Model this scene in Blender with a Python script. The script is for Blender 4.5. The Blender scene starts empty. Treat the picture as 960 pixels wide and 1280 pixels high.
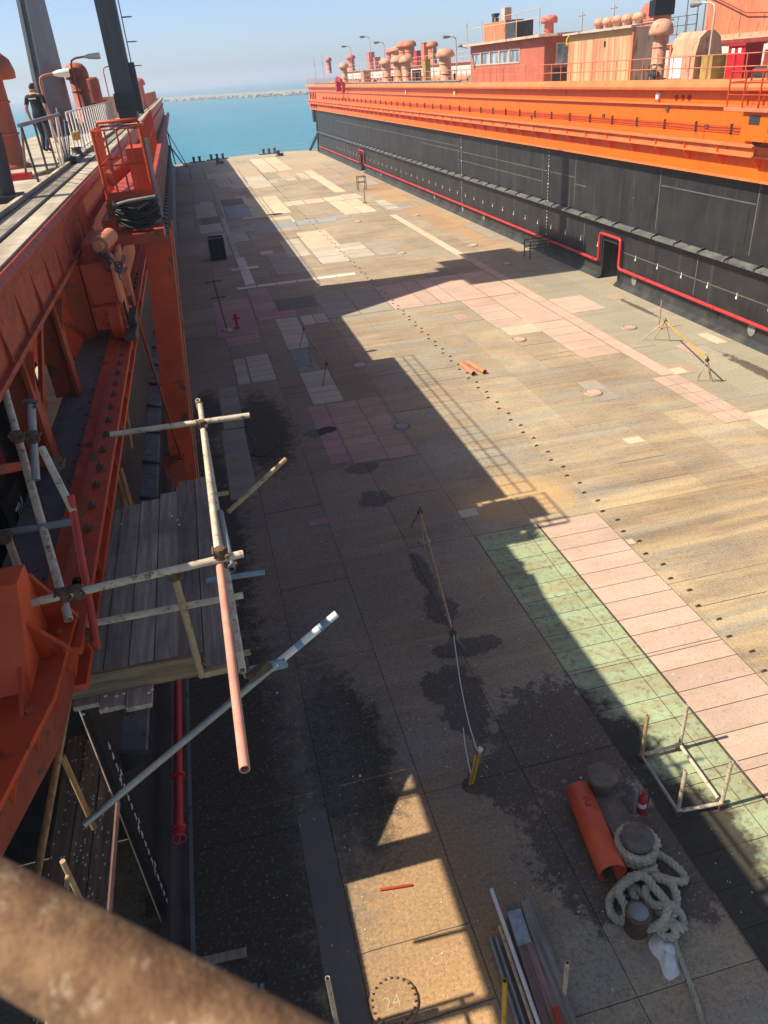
import bpy, bmesh, math, random
from mathutils import Vector, Matrix
R_ = math.radians
S = bpy.context.scene
C = S.collection
rnd = random.Random(7)

# ------------------------------------------------------------------ camera
EYE = Vector((0, 0, 11.0))
FPX = 930.0
def _norm(v): return v.normalized()
_f = Vector((217-480, 108-640, FPX)).normalized()
_n = Vector((612-480, 2222-640, FPX)); _n = (_n - _f*_f.dot(_n)).normalized()
_Y = _f; _Z = -_n; _X = _Y.cross(_Z)
ROT = Matrix((_X, _Y, _Z))                 # picture axes (right, down, forward) -> world
right = ROT @ Vector((1, 0, 0)); up = ROT @ Vector((0, -1, 0)); back = ROT @ Vector((0, 0, -1))
cam = bpy.data.cameras.new('camera'); camo = bpy.data.objects.new('camera', cam); C.objects.link(camo)
mw = Matrix.Identity(4)
for i in range(3):
    mw[i][0] = right[i]; mw[i][1] = up[i]; mw[i][2] = back[i]; mw[i][3] = EYE[i]
camo.matrix_world = mw
cam.sensor_fit = 'VERTICAL'; cam.sensor_height = 36; cam.lens = FPX/1280*36
cam.clip_start = 0.05; cam.clip_end = 20000
cam.dof.use_dof = True; cam.dof.focus_distance = 18; cam.dof.aperture_fstop = 8.0
S.camera = camo

# ------------------------------------------------------------------ sky and sun
SUN_EL = 48.8
w = bpy.data.worlds.new('World'); S.world = w; w.use_nodes = True
nt = w.node_tree; nt.nodes.clear()
sky = nt.nodes.new('ShaderNodeTexSky'); sky.sky_type = 'NISHITA'; sky.sun_disc = False
sky.sun_elevation = R_(SUN_EL); sky.sun_rotation = R_(270); sky.air_density = 0.6; sky.dust_density = 1.05; sky.ozone_density = 3.2; sky.altitude = 0
bgn = nt.nodes.new('ShaderNodeBackground'); bgn.inputs['Strength'].default_value = 0.112
wo = nt.nodes.new('ShaderNodeOutputWorld')
nt.links.new(sky.outputs[0], bgn.inputs[0]); nt.links.new(bgn.outputs[0], wo.inputs[0])
sun = bpy.data.lights.new('sun', 'SUN'); suno = bpy.data.objects.new('sun', sun); C.objects.link(suno)
sun.energy = 4.7; sun.angle = R_(0.5); sun.color = (1.0, 0.935, 0.83)
suno.rotation_euler = (0, -R_(90-SUN_EL), 0)
S.view_settings.view_transform = 'Standard'; S.view_settings.look = 'None'
S.view_settings.exposure = 0.76; S.view_settings.gamma = 1.0; S.view_settings.use_curve_mapping = False

# ------------------------------------------------------------------ helpers
def ray(px, py): return ROT @ Vector((px-480, py-640, FPX))
def at(px, py, z=0.0):
    d = ray(px, py); return EYE + d*((z-EYE.z)/d.z)
def atY(px, py, y):
    d = ray(px, py); return EYE + d*(y/d.y)
def atX(px, py, x):
    d = ray(px, py); return EYE + d*(x/d.x)
V = Vector
WL = {}
class MB:
    def __init__(s): s.v = []; s.f = []; s.sm = []
    def add(s, vs, fs, smooth=False):
        o = len(s.v); s.v += [V(p) for p in vs]
        for f in fs: s.f.append([i+o for i in f]); s.sm.append(smooth)
        return s
    def box(s, x0, x1, y0, y1, z0, z1):
        return s.add([(x0,y0,z0),(x1,y0,z0),(x1,y1,z0),(x0,y1,z0),(x0,y0,z1),(x1,y0,z1),(x1,y1,z1),(x0,y1,z1)],
                     [(0,3,2,1),(4,5,6,7),(0,1,5,4),(1,2,6,5),(2,3,7,6),(3,0,4,7)])
    def bar(s, a, b, wx, wz, upv=(0,0,1)):
        a = V(a); b = V(b); d = (b-a).normalized(); u = V(upv)
        if abs(d.dot(u)) > .98: u = V((0,1,0))
        r = d.cross(u).normalized(); u = r.cross(d)
        q = [(-wx/2,-wz/2),(wx/2,-wz/2),(wx/2,wz/2),(-wx/2,wz/2)]
        return s.add([a+r*x+u*z for x,z in q]+[b+r*x+u*z for x,z in q],
                     [(0,1,2,3),(7,6,5,4),(0,4,5,1),(1,5,6,2),(2,6,7,3),(3,7,4,0)])
    def tube(s, a, b, r, n=10, r2=None, cap=True, hollow=0):
        a = V(a); b = V(b); d = (b-a).normalized(); r2 = r if r2 is None else r2
        u = d.cross(V((0,0,1)))
        if u.length < .05: u = d.cross(V((0,1,0)))
        u.normalize(); w_ = d.cross(u)
        cs = [(math.cos(2*math.pi*i/n), math.sin(2*math.pi*i/n)) for i in range(n)]
        vs = [a+(u*c+w_*t)*r for c,t in cs]+[b+(u*c+w_*t)*r2 for c,t in cs]
        s.add(vs, [(i,(i+1)%n,n+(i+1)%n,n+i) for i in range(n)], True)
        if hollow:
            k = 1-hollow; L = min(.25, (b-a).length*.45)
            for e, rr, dd in ((a, r, d), (b, r2, -d)):
                ring = [e+(u*c+w_*t)*rr for c,t in cs]; inn = [e+(u*c+w_*t)*rr*k for c,t in cs]; deep = [p+dd*L for p in inn]
                s.add(ring+inn, [(i,n+i,n+(i+1)%n,(i+1)%n) for i in range(n)])
                s.add(inn+deep+[e+dd*L], [(i,n+i,n+(i+1)%n,(i+1)%n) for i in range(n)]+[(n+i,2*n,n+(i+1)%n) for i in range(n)])
        elif cap:
            s.add(vs[:n], [tuple(range(n-1,-1,-1))]); s.add(vs[n:], [tuple(range(n))])
        return s
    def path(s, pts, r, n=6, closed=False):
        pts = [V(p) for p in pts]; m = len(pts); rings = []; u = None
        for i,p in enumerate(pts):
            d = (pts[(i+1)%m] if (closed or i<m-1) else p)-(pts[i-1] if (closed or i>0) else p)
            d.normalize()
            if u is None:
                u = d.cross(V((0,0,1)))
                if u.length < .05: u = d.cross(V((0,1,0)))
            u = (u-d*u.dot(d)); u.normalize(); w_ = d.cross(u)
            rr = r(i/(m-1)) if callable(r) else r
            rings.append([p+(u*math.cos(2*math.pi*k/n)+w_*math.sin(2*math.pi*k/n))*rr for k in range(n)])
        fs = []
        for i in range(m if closed else m-1):
            j = (i+1)%m
            for k in range(n): fs.append((i*n+k,i*n+(k+1)%n,j*n+(k+1)%n,j*n+k))
        s.add([p for g in rings for p in g], fs, True)
        if not closed:
            s.add(rings[0],[tuple(range(n-1,-1,-1))]); s.add(rings[-1],[tuple(range(n))])
        return s
    def lathe(s, c, prof, n=16, smooth=True):
        c = V(c); vs = []; fs = []
        for r,z in prof:
            for i in range(n): vs.append(c+V((r*math.cos(2*math.pi*i/n), r*math.sin(2*math.pi*i/n), z)))
        for j in range(len(prof)-1):
            for i in range(n): fs.append((j*n+i,j*n+(i+1)%n,(j+1)*n+(i+1)%n,(j+1)*n+i))
        s.add(vs, fs, smooth)
        s.add(vs[:n],[tuple(range(n-1,-1,-1))]); s.add(vs[-n:],[tuple(range(n))])
        return s
    def prism(s, poly, vec):
        n = len(poly); a = [V(p) for p in poly]; b = [p+V(vec) for p in a]
        return s.add(a+b, [tuple(range(n-1,-1,-1)), tuple(range(n,2*n))]+[(i,(i+1)%n,n+(i+1)%n,n+i) for i in range(n)])
    def build(s, name, m, parent=None, fix=True):
        lo = V((min(p.x for p in s.v),min(p.y for p in s.v),min(p.z for p in s.v)))
        hi = V((max(p.x for p in s.v),max(p.y for p in s.v),max(p.z for p in s.v)))
        c = (lo+hi)/2; c.z = lo.z
        me = bpy.data.meshes.new(name)
        me.from_pydata([tuple(p-c) for p in s.v], [], s.f)
        me.polygons.foreach_set('use_smooth', s.sm); 
        if fix:
            bm = bmesh.new(); bm.from_mesh(me); bmesh.ops.recalc_face_normals(bm, faces=bm.faces); bm.to_mesh(me); bm.free()
        me.update()
        if m is not None: me.materials.append(m)
        o = bpy.data.objects.new(name, me); C.objects.link(o)
        if parent is not None:
            o.parent = parent; o.location = c-WL[parent.name]
        else: o.location = c
        WL[o.name] = c
        return o
def inst(src, loc, parent, name=None, rot=None, scale=None):
    o = src.copy(); C.objects.link(o); o.parent = parent
    if name: o.name = name
    loc = V(loc); o.location = loc-(WL[parent.name] if parent else V((0,0,0))); WL[o.name] = loc
    if rot is not None: o.rotation_euler = rot
    if scale is not None: o.scale = scale
    return o
def tag(o, label=None, cat=None, group=None, kind=None):
    if label: o['label'] = label
    if cat: o['category'] = cat
    if group: o['group'] = group
    if kind: o['kind'] = kind
    return o
def thing(name, loc, label, cat, group=None):
    o = bpy.data.objects.new(name, None); C.objects.link(o); o.location = loc; o.empty_display_size = .3
    WL[o.name] = V(loc); return tag(o, label, cat, group)
def copy_thing(o, loc, label=None, scale=None, rotz=None, parent=None):
    c = o.copy(); C.objects.link(c); c.parent = parent
    if parent is None:
        c.location = loc; WL[c.name] = V(loc)
        if label: c['label'] = label
        if scale: c.scale = scale
        if rotz is not None: c.rotation_euler = (0,0,rotz)
    for ch in o.children: copy_thing(ch, None, parent=c)
    return c
def catmull(P, n=6, closed=False):
    P = [V(p) for p in P]; out = []; m = len(P)
    for i in range(m-1):
        p0 = P[max(0, i-1)]; p1 = P[i]; p2 = P[i+1]; p3 = P[min(m-1, i+2)]
        for k in range(n):
            u = k/n; out.append(.5*((2*p1)+(p2-p0)*u+(2*p0-5*p1+4*p2-p3)*u*u+(3*p1-p0-3*p2+p3)*u**3))
    return out+[P[-1]]
_TC = {}
def text_mesh(txt, size, depth=.004):
    if (txt, size, depth) in _TC: return _TC[(txt, size, depth)].copy()
    cu = bpy.data.curves.new('lettering', 'FONT'); cu.body = txt; cu.size = size; cu.extrude = depth
    cu.align_x = 'CENTER'; cu.align_y = 'CENTER'; cu.resolution_u = 3
    o = bpy.data.objects.new('lettering', cu); C.objects.link(o)
    dg = bpy.context.evaluated_depsgraph_get()
    me = bpy.data.meshes.new_from_object(o.evaluated_get(dg)); bpy.data.objects.remove(o); bpy.data.curves.remove(cu)
    _TC[(txt, size, depth)] = me
    return me.copy()
def lettering(name, txt, size, loc, rx, ry, m, parent, depth=.004):
    """rx: direction the text reads, ry: its up direction"""
    me = text_mesh(txt, size, depth); rx = V(rx).normalized(); ry = V(ry).normalized(); rz = rx.cross(ry)
    M = Matrix((rx,ry,rz)).transposed()
    for v in me.vertices: v.co = M @ v.co
    me.materials.clear(); me.materials.append(m)
    o = bpy.data.objects.new(name, me); C.objects.link(o); o.parent = parent
    o.location = V(loc)-(WL[parent.name] if parent else V((0,0,0))); WL[o.name] = V(loc)
    return o

# ------------------------------------------------------------------ materials
def hexc(r, g, b):
    f = lambda c: (c/255/12.92) if c/255 <= .04045 else ((c/255+.055)/1.055)**2.4
    return (f(r), f(g), f(b), 1)
class NT:
    def __init__(s, name):
        s.m = bpy.data.materials.new(name); s.m.use_nodes = True; s.t = s.m.node_tree; s.t.nodes.clear()
        s.o = s.n('ShaderNodeOutputMaterial'); s.b = s.n('ShaderNodeBsdfPrincipled'); s.l(s.b.outputs[0], s.o.inputs[0])
        s.geo = s.n('ShaderNodeNewGeometry')
        s.pos = s.geo.outputs['Position']
    def n(s, t): return s.t.nodes.new(t)
    def l(s, a, b): s.t.links.new(a, b)
    def vec(s, scale=(1,1,1), loc=(0,0,0), src=None):
        m = s.n('ShaderNodeMapping'); m.inputs['Scale'].default_value = scale; m.inputs['Location'].default_value = loc
        s.l(src or s.pos, m.inputs[0]); return m.outputs[0]
    def noise(s, scale, detail=4, rough=.55, vec=None, dist=0):
        x = s.n('ShaderNodeTexNoise'); x.inputs['Scale'].default_value = scale; x.inputs['Detail'].default_value = detail
        x.inputs['Roughness'].default_value = rough; x.inputs['Distortion'].default_value = dist
        s.l(vec or s.pos, x.inputs['Vector']); return x.outputs[0]
    def ramp(s, f, a, b, va=0.0, vb=1.0):
        r = s.n('ShaderNodeMapRange'); r.inputs[1].default_value = a; r.inputs[2].default_value = b
        r.inputs[3].default_value = va; r.inputs[4].default_value = vb; r.clamp = True; s.l(f, r.inputs[0]); return r.outputs[0]
    def math(s, op, a, b=None):
        x = s.n('ShaderNodeMath'); x.operation = op
        for i, q in enumerate((a, b)):
            if q is None: continue
            if isinstance(q, (int, float)): x.inputs[i].default_value = q
            else: s.l(q, x.inputs[i])
        return x.outputs[0]
    def mix(s, f, a, b, mode='MIX'):
        x = s.n('ShaderNodeMix'); x.data_type = 'RGBA'; x.blend_type = mode
        for i, q in ((0, f), (6, a), (7, b)):
            if isinstance(q, (int, float)): x.inputs[i].default_value = q
            elif isinstance(q, tuple): x.inputs[i].default_value = q
            else: s.l(q, x.inputs[i])
        return x.outputs[2]
    def bump(s, h, strength=.3, dist=.01):
        b = s.n('ShaderNodeBump'); b.inputs['Strength'].default_value = strength; b.inputs['Distance'].default_value = dist
        s.l(h, b.inputs['Height']); s.l(b.outputs[0], s.b.inputs['Normal'])
    def col(s, c, warm=True):
        if warm: c = s.mix(1.0, c, (1.0, .95, .845, 1), 'MULTIPLY')   # warm tint in every colour, offsets the blue sky fill in shade
        s.l(c, s.b.inputs['Base Color'])
    def rough(s, r):
        if isinstance(r, (int, float)): s.b.inputs['Roughness'].default_value = r
        else: s.l(r, s.b.inputs['Roughness'])
    def sep(s):
        x = s.n('ShaderNodeSeparateXYZ'); s.l(s.pos, x.inputs[0]); return x.outputs
    def blob(s, cx, cy, rx, ry, soft=.35, nz=None, amp=.5):
        """soft-edged ragged ellipse on the ground, 1 inside"""
        v = s.vec((1/rx, 1/ry, 0), (-cx/rx, -cy/ry, 0))
        L = s.n('ShaderNodeVectorMath'); L.operation = 'LENGTH'; s.l(v, L.inputs[0]); d = L.outputs['Value']
        if nz is not None: d = s.math('ADD', d, s.math('MULTIPLY', s.math('SUBTRACT', nz, .5), amp*2))
        return s.ramp(d, 1+soft/2, 1-soft/2)
def paint(name, c, rough=.55, vary=.25, dirt=None, dirt_amt=.35, scale=1.5, stretch=(1,1,1), bump=.15, metal=0, spec=.4, dscale=None):
    t = NT(name); v = t.vec(stretch)
    a = t.noise(scale, 5, .6, v); b = t.noise(scale*7, 4, .6, v)
    k = 1-vary
    col = t.mix(t.ramp(a, .35, .68), (c[0]*k, c[1]*k, c[2]*k, 1), (min(1,c[0]*(1+vary*.3)), min(1,c[1]*(1+vary*.4)), min(1,c[2]*(1+vary*.45)), 1))
    if dirt is not None:
        d = t.noise(dscale or scale*2.3, 6, .68, t.vec(stretch, (13.1, 4.7, 2.2)))
        m = t.ramp(t.math('ADD', d, t.math('MULTIPLY', t.math('SUBTRACT', b, .5), .35)), .78-dirt_amt*.45, .86-dirt_amt*.4)
        col = t.mix(m, col, dirt)
    t.col(col); t.rough(t.ramp(b, .3, .7, rough-.08, rough+.1)); t.b.inputs['Metallic'].default_value = metal
    t.b.inputs['Specular IOR Level'].default_value = spec
    t.bump(b, bump, .006); return t.m
RUST = hexc(92, 52, 30); SOOT = hexc(40, 36, 34)
ORANGE = (0.52, 0.056, 0.010, 1)
M = {}
M['orange'] = paint('orange_paint', ORANGE, .5, .25, hexc(84, 40, 28), .42, 1.1)  # redder and darker than the lit orange: left wing's shade put into the colour
M['orange_bright'] = paint('sunlit_orange_paint', (0.86, 0.14, 0.008, 1), .42, .1, hexc(140, 58, 34), .36, 1.1, (1, 1.3, .16))  # lit copy of the orange, for the sun-facing right wing
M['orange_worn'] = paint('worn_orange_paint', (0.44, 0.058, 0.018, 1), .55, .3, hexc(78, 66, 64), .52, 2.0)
M['orange_edge'] = paint('pale_edge_orange', (0.74, 0.19, 0.06, 1), .55, .2, hexc(150, 80, 56), .35, 1.2)  # paler orange for flanges and deck edges
M['red_dull'] = paint('dull_red_paint', (0.30, 0.045, 0.025, 1), .6, .3, hexc(60, 48, 48), .45, 2.0)
M['pale_orange'] = paint('faded_orange_paint', (0.62, 0.20, 0.10, 1), .65, .25, hexc(128, 66, 44), .46, 1.5, (1, 1, .22))
M['peach'] = paint('sun_bleached_paint', (0.62, 0.33, 0.215, 1), .7, .28, hexc(134, 80, 56), .5, 2.0, (1, 1, .25))
M['pink'] = paint('faded_pink_paint', (0.68, 0.19, 0.15, 1), .65, .2, hexc(120, 60, 50), .25, 1.6)
M['terracotta'] = paint('terracotta_vent_paint', (0.45, 0.115, 0.055, 1), .6, .25, hexc(110, 50, 34), .3, 1.4)
M['cream_pink'] = paint('pale_pink_paint', (0.60, 0.44, 0.35, 1), .7, .22, hexc(128, 90, 70), .48, 1.6, (1, 1, .3))
M['red'] = paint('red_paint', (0.48, 0.012, 0.018, 1), .4, .2, hexc(70, 20, 18), .2, 2)
M['redpipe'] = paint('red_pipe_paint', (0.55, 0.035, 0.035, 1), .4, .2, hexc(110, 60, 55), .3, 2)
M['yellow'] = paint('yellow_paint', (0.55, 0.33, 0.03, 1), .55, .25, RUST, .4, 6)
M['ochre'] = paint('ochre_panel', (0.42, 0.26, 0.07, 1), .7, .3, RUST, .3, 3)
M['white'] = paint('white_paint', (0.78, 0.76, 0.72, 1), .5, .1, hexc(120, 110, 98), .25, 4)
M['black'] = paint('black_rubber', (0.012, 0.012, 0.013, 1), .55, .3, None, 0, 3)
M['darksteel'] = paint('dark_steel', (0.045, 0.045, 0.05, 1), .5, .3, hexc(60, 52, 48), .3, 2)
M['crane'] = paint('crane_grey_paint', (0.105, 0.115, 0.125, 1), .5, .2, hexc(52, 50, 50), .3, .8, (1, 1, .3))
M['crane_dark'] = paint('crane_dark_paint', (0.035, 0.037, 0.042, 1), .5, .2, None, 0, .8)
M['grey'] = paint('grey_paint', (0.23, 0.24, 0.24, 1), .6, .25, hexc(80, 76, 72), .4, 3)
M['greywall'] = paint('grey_hull_paint', (0.17, 0.18, 0.165, 1), .7, .2, hexc(60, 60, 54), .4, .8)
M['galv'] = paint('galvanised_tube', (0.36, 0.36, 0.36, 1), .45, .2, hexc(110, 100, 90), .35, 6, metal=.55)
M['tube'] = paint('weathered_scaffold_tube', (0.60, 0.51, 0.38, 1), .6, .28, hexc(128, 92, 62), .5, 7, dscale=14)
M['tube_y'] = paint('yellowed_scaffold_tube', (0.46, 0.31, 0.17, 1), .65, .3, hexc(110, 74, 48), .5, 6, dscale=10)
M['tube_pink'] = paint('pink_painted_tube', (0.62, 0.27, 0.20, 1), .6, .25, hexc(160, 150, 130), .5, 3, dscale=5)
M['tube_red'] = paint('red_painted_tube', (0.52, 0.05, 0.025, 1), .5, .3, hexc(200, 190, 170), .38, 4, dscale=8)
M['tube_blue'] = paint('blue_marked_tube', (0.22, 0.32, 0.40, 1), .6, .3, hexc(170, 168, 155), .45, 6)
M['clamp'] = paint('rusty_clamp', (0.13, 0.075, 0.045, 1), .7, .4, hexc(150, 120, 80), .3, 12)
M['sheet'] = paint('pale_blue_sheet', (.38, .42, .43, 1), .5, .3, hexc(200, 205, 205), .4, 7)
M['walk_grey'] = paint('worn_walkway_plate', (.13, .105, .105, 1), .6, .3, hexc(96, 50, 40), .45, 2)
M['cabin'] = paint('faded_cabin_red', (.50, .135, .085, 1), .65, .25, hexc(150, 90, 70), .4, 1.3, (1, 1, .4))
M['ledge'] = paint('scuffed_ledge_paint', (.135, .135, .13, 1), .65, .4, hexc(40, 40, 40), .5, 1.4)
M['rope_white'] = paint('white_cord', (0.72, 0.71, 0.68, 1), .8, .1)
M['rope'] = paint('weathered_hawser', (0.46, 0.43, 0.34, 1), .9, .3, hexc(104, 94, 74), .3, 6, bump=.4, spec=.1)
M['bag'] = paint('white_plastic_sack', (0.72, 0.71, 0.68, 1), .5, .12, None, 0, 5, bump=.5)
M['stone'] = paint('pale_rock', (0.24, 0.225, 0.20, 1), .9, .25, hexc(120, 112, 100), .4, .3)
M['skin'] = paint('skin', (0.42, 0.23, 0.15, 1), .55, .1, bump=.02)
M['hair'] = paint('dark_hair', (0.014, 0.011, 0.010, 1), .6, .3, bump=.3)
M['shirt'] = paint('black_cotton', (0.012, 0.014, 0.020, 1), .85, .2, bump=.1)
M['jeans'] = paint('navy_denim', (0.020, 0.028, 0.060, 1), .85, .3, bump=.2)
M['shoe'] = paint('black_leather', (0.012, 0.011, 0.010, 1), .5, .2)
M['bollard'] = paint('bollard_steel', (0.17, 0.135, 0.105, 1), .6, .35, hexc(104, 84, 68), .45, 5)
M['orange_roller'] = paint('orange_roller_paint', (0.72, 0.10, 0.03, 1), .45, .15, hexc(130, 50, 30), .2, 3)
M['peach_pipe'] = paint('salmon_pipe_paint', (0.62, 0.22, 0.11, 1), .55, .2, RUST, .3, 4)
M['bandwall'] = paint('off_white_plating', (0.62, 0.58, 0.53, 1), .7, .15, hexc(150, 130, 112), .35, .6, (1, .3, 1))
M['shade_dark'] = paint('opening_shade_tone', (0.03, 0.03, 0.03, 1), .8, .2)  # near-black standing in for the shade inside openings
def hullmat():
    t = NT('black_hull_paint')
    v = t.vec((.5, .5, .5)); st = t.vec((1.2, 1.2, .07))
    a = t.noise(1.2, 6, .65, v); b = t.noise(2.2, 5, .6, st); c = t.noise(18, 3)
    col = t.mix(t.ramp(a, .35, .7), (0.009, 0.0092, 0.010, 1), (0.026, 0.026, 0.027, 1))
    col = t.mix(t.ramp(b, .56, .78, 0, .6), col, (0.075, 0.073, 0.068, 1))
    z = t.sep()[2]
    low = t.math('MULTIPLY', t.ramp(z, 1.3, .0), t.ramp(t.noise(.8, 5, .6), .4, .62))
    col = t.mix(t.math('MULTIPLY', low, .5), col, (0.09, 0.083, 0.066, 1))
    t.col(col); t.rough(t.ramp(c, .3, .7, .5, .68)); t.bump(t.math('ADD', t.noise(.45, 3), t.math('MULTIPLY', t.noise(6, 4), .06)), .55, .1); return t.m
M['hull'] = hullmat()
def woodmat(name, c, dark, along=1, scale=1.0, specks=0.0):
    t = NT(name); sc = [14, 14, 14]; sc[along] = .9
    v = t.vec(tuple(x*scale for x in sc)); g = t.noise(1.3, 6, .65, v, .4); b = t.noise(1.3, 4)
    oi = t.n('ShaderNodeObjectInfo')
    col = t.mix(t.ramp(g, .32, .7), dark, c)
    col = t.mix(t.ramp(b, .42, .72, 0, .55), col, tuple(x*.45 for x in dark[:3])+(1,))
    hs = t.n('ShaderNodeHueSaturation'); t.l(col, hs.inputs['Color']); t.l(t.ramp(oi.outputs['Random'], 0, 1, .62, 1.25), hs.inputs['Value']); col = hs.outputs[0]
    if specks:
        vo = t.n('ShaderNodeTexVoronoi'); vo.inputs['Scale'].default_value = 26; t.l(t.vec((1, .6, 1)), vo.inputs['Vector'])
        wv = t.n('ShaderNodeSeparateColor'); t.l(vo.outputs['Color'], wv.inputs[0])
        m = t.math('MULTIPLY', t.ramp(vo.outputs['Distance'], .34, .22), t.ramp(wv.outputs[0], 1-specks, 1-specks+.02))
        col = t.mix(m, col, (.55, .53, .48, 1))
    t.col(col); t.rough(.85); t.bump(g, .5, .006); return t.m
M['plank'] = woodmat('weathered_plank', hexc(176, 162, 146), hexc(116, 104, 92), 1)
M['plank_speck'] = woodmat('dropping_spattered_plank', hexc(132, 112, 98), hexc(82, 66, 56), 1, specks=.3)
M['toeboard'] = woodmat('toe_board_timber', hexc(156, 128, 98), hexc(98, 78, 60), 0)
M['plank_pink'] = woodmat('pink_stained_plank', hexc(168, 132, 120), hexc(112, 86, 78), 1)
M['plank_grey'] = woodmat('grey_timber_plank', hexc(172, 160, 144), hexc(114, 104, 92), 1)
M['bamboo'] = woodmat('yellow_timber_pole', hexc(190, 150, 96), hexc(120, 86, 52), 2)
def deckmat():
    """steel pontoon deck: rust, dried silt, oil stains; all in world space so neighbouring plates run on"""
    t = NT('pontoon_deck_steel'); oi = t.n('ShaderNodeObjectInfo')
    n1 = t.noise(.22, 6, .62); n2 = t.noise(1.1, 6, .62); n3 = t.noise(6, 5, .65); fine = t.noise(45, 3, .7)
    streak = t.noise(1.0, 5, .6, t.vec((.22, 1.9, 1)))          # silt washed across the dock
    streak2 = t.noise(1.0, 5, .55, t.vec((.16, .85, 1), (3.3, 9.1, 0)))
    col = t.mix(t.ramp(n1, .38, .64), hexc(136, 116, 92), hexc(166, 149, 120))
    col = t.mix(t.ramp(n2, .40, .66, 0, .55), col, hexc(128, 122, 108))
    col = t.mix(t.ramp(streak, .50, .66, 0, .6), col, hexc(172, 154, 122))
    col = t.mix(t.ramp(streak2, .48, .62, 0, .6), col, hexc(142, 142, 132))
    col = t.mix(t.ramp(n3, .52, .74, 0, .55), col, hexc(98, 76, 58))
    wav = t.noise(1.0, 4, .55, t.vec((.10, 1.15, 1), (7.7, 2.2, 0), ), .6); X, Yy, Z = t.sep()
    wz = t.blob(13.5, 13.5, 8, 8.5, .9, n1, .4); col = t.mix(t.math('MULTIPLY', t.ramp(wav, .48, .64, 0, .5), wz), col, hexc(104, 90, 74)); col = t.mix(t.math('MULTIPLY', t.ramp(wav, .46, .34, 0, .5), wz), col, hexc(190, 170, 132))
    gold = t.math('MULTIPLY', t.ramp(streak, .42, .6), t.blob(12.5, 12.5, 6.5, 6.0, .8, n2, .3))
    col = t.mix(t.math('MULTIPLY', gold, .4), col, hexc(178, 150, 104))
    for cx, cy, rx, ry, c, a in ((7.5, 17.6, 1.7, 1.2, hexc(186, 150, 98), .7), (1.2, 6.2, 1.4, 2.6, hexc(176, 134, 80), .85),
                                 (19.5, 78, 1.6, 30, hexc(166, 122, 74), .55), (12, 124, 11, 24, hexc(170, 152, 124), .7), (4.5, 136, 9, 10, hexc(150, 142, 126), .7), (19.2, 30, 2.2, 14, hexc(140, 140, 124), .6)):
        col = t.mix(t.math('MULTIPLY', t.blob(cx, cy, rx, ry, .5, n2, .45), a), col, c)
    # left third of the dock: wing's shade deepened by a darker brown
    shade_tone = t.math('MULTIPLY', t.math('MULTIPLY', t.ramp(t.math('ADD', X, t.math('MULTIPLY', n2, 1.6)), 6.9, 6.1), t.ramp(Yy, 62, 30)), t.ramp(t.math('SUBTRACT', Yy, t.math('MULTIPLY', X, .6)), 3.4, 5.2))
    col = t.mix(t.math('MULTIPLY', shade_tone, .42), col, hexc(112, 94, 78))
    nb = t.noise(2.6, 10, .8, t.vec((1, 1, 0), (5.2, 1.7, 0)))
    moss = None; oil = None
    for cx, cy, rx, ry in ((-1.3, 9.0, 1.3, 7.0), (-1.4, 18.5, 1.1, 7.5), (.9, 9.8, .8, 2.2), (-1.0, 27.8, .55, 2.4), (.9, 25.5, 1.0, 3.5)):
        b = t.blob(cx, cy, rx, ry, .4, nb, 1.1); moss = b if moss is None else t.math('MAXIMUM', moss, b)
    for cx, cy, rx, ry in ((3.6, 19.0, .5, .55), (3.7, 21.1, .55, .35), (3.9, 15.0, .22, .95), (3.85, 13.4, .4, .6), (4.0, 11.9, .75, .3), (3.4, 10.4, .5, 1.1), (3.0, 10.9, .3, .5), (5.0, 8.9, 1.4, 1.5),
                           (4.4, 6.7, 1.1, 1.3), (5.3, 6.2, .9, 1.0), (3.5, 8.4, .6, .7), (2.75, 24.4, .5, .35), (3.1, 24.5, .35, .28), (19.9, 22.5, .3, 3), (20.3, 33, .15, 2)):
        b = t.blob(cx, cy, rx, ry, .12, nb, 1.3); oil = b if oil is None else t.math('MAXIMUM', oil, b)
    col = t.mix(t.math('MULTIPLY', moss, .88), col, hexc(50, 46, 36))
    silt = t.math('MULTIPLY', t.blob(.35, 10.3, .75, 4.2, .6, nb, .6), t.ramp(n3, .35, .55))
    col = t.mix(t.math('MULTIPLY', silt, .7), col, hexc(96, 92, 82))
    col = t.mix(t.math('MULTIPLY', oil, .8), col, hexc(56, 48, 42))
    # white chips and droppings
    vo = t.n('ShaderNodeTexVoronoi'); vo.inputs['Scale'].default_value = 3.2; t.l(t.pos, vo.inputs['Vector'])
    sc = t.n('ShaderNodeSeparateColor'); t.l(vo.outputs['Color'], sc.inputs[0])
    chip = t.math('MULTIPLY', t.ramp(vo.outputs['Distance'], .055, .03), t.ramp(sc.outputs[0], .72, .76))
    col = t.mix(t.math('MULTIPLY', chip, .75), col, hexc(205, 200, 188))
    grit = t.noise(17, 4, .7); col = t.mix(t.ramp(grit, .5, .72, 0, .55), col, hexc(82, 66, 52)); col = t.mix(t.ramp(grit, .46, .28, 0, .4), col, hexc(186, 170, 142))
    col = t.mix(t.ramp(fine, .35, .75, 0, .45), col, hexc(64, 54, 46))
    hs = t.n('ShaderNodeHueSaturation'); t.l(col, hs.inputs['Color'])
    t.l(t.ramp(oi.outputs['Random'], 0, 1, 1.20, 1.42), hs.inputs['Value']); hs.inputs['Saturation'].default_value = .95
    t.col(hs.outputs[0]); t.rough(t.math('SUBTRACT', t.ramp(n3, .3, .7, .8, .95), t.math('MULTIPLY', oil, .3)))
    t.b.inputs['Specular IOR Level'].default_value = .25
    t.bump(t.math('ADD', n3, t.math('MULTIPLY', fine, .4)), .35, .012); return t.m
M['deck'] = deckmat()
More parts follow.
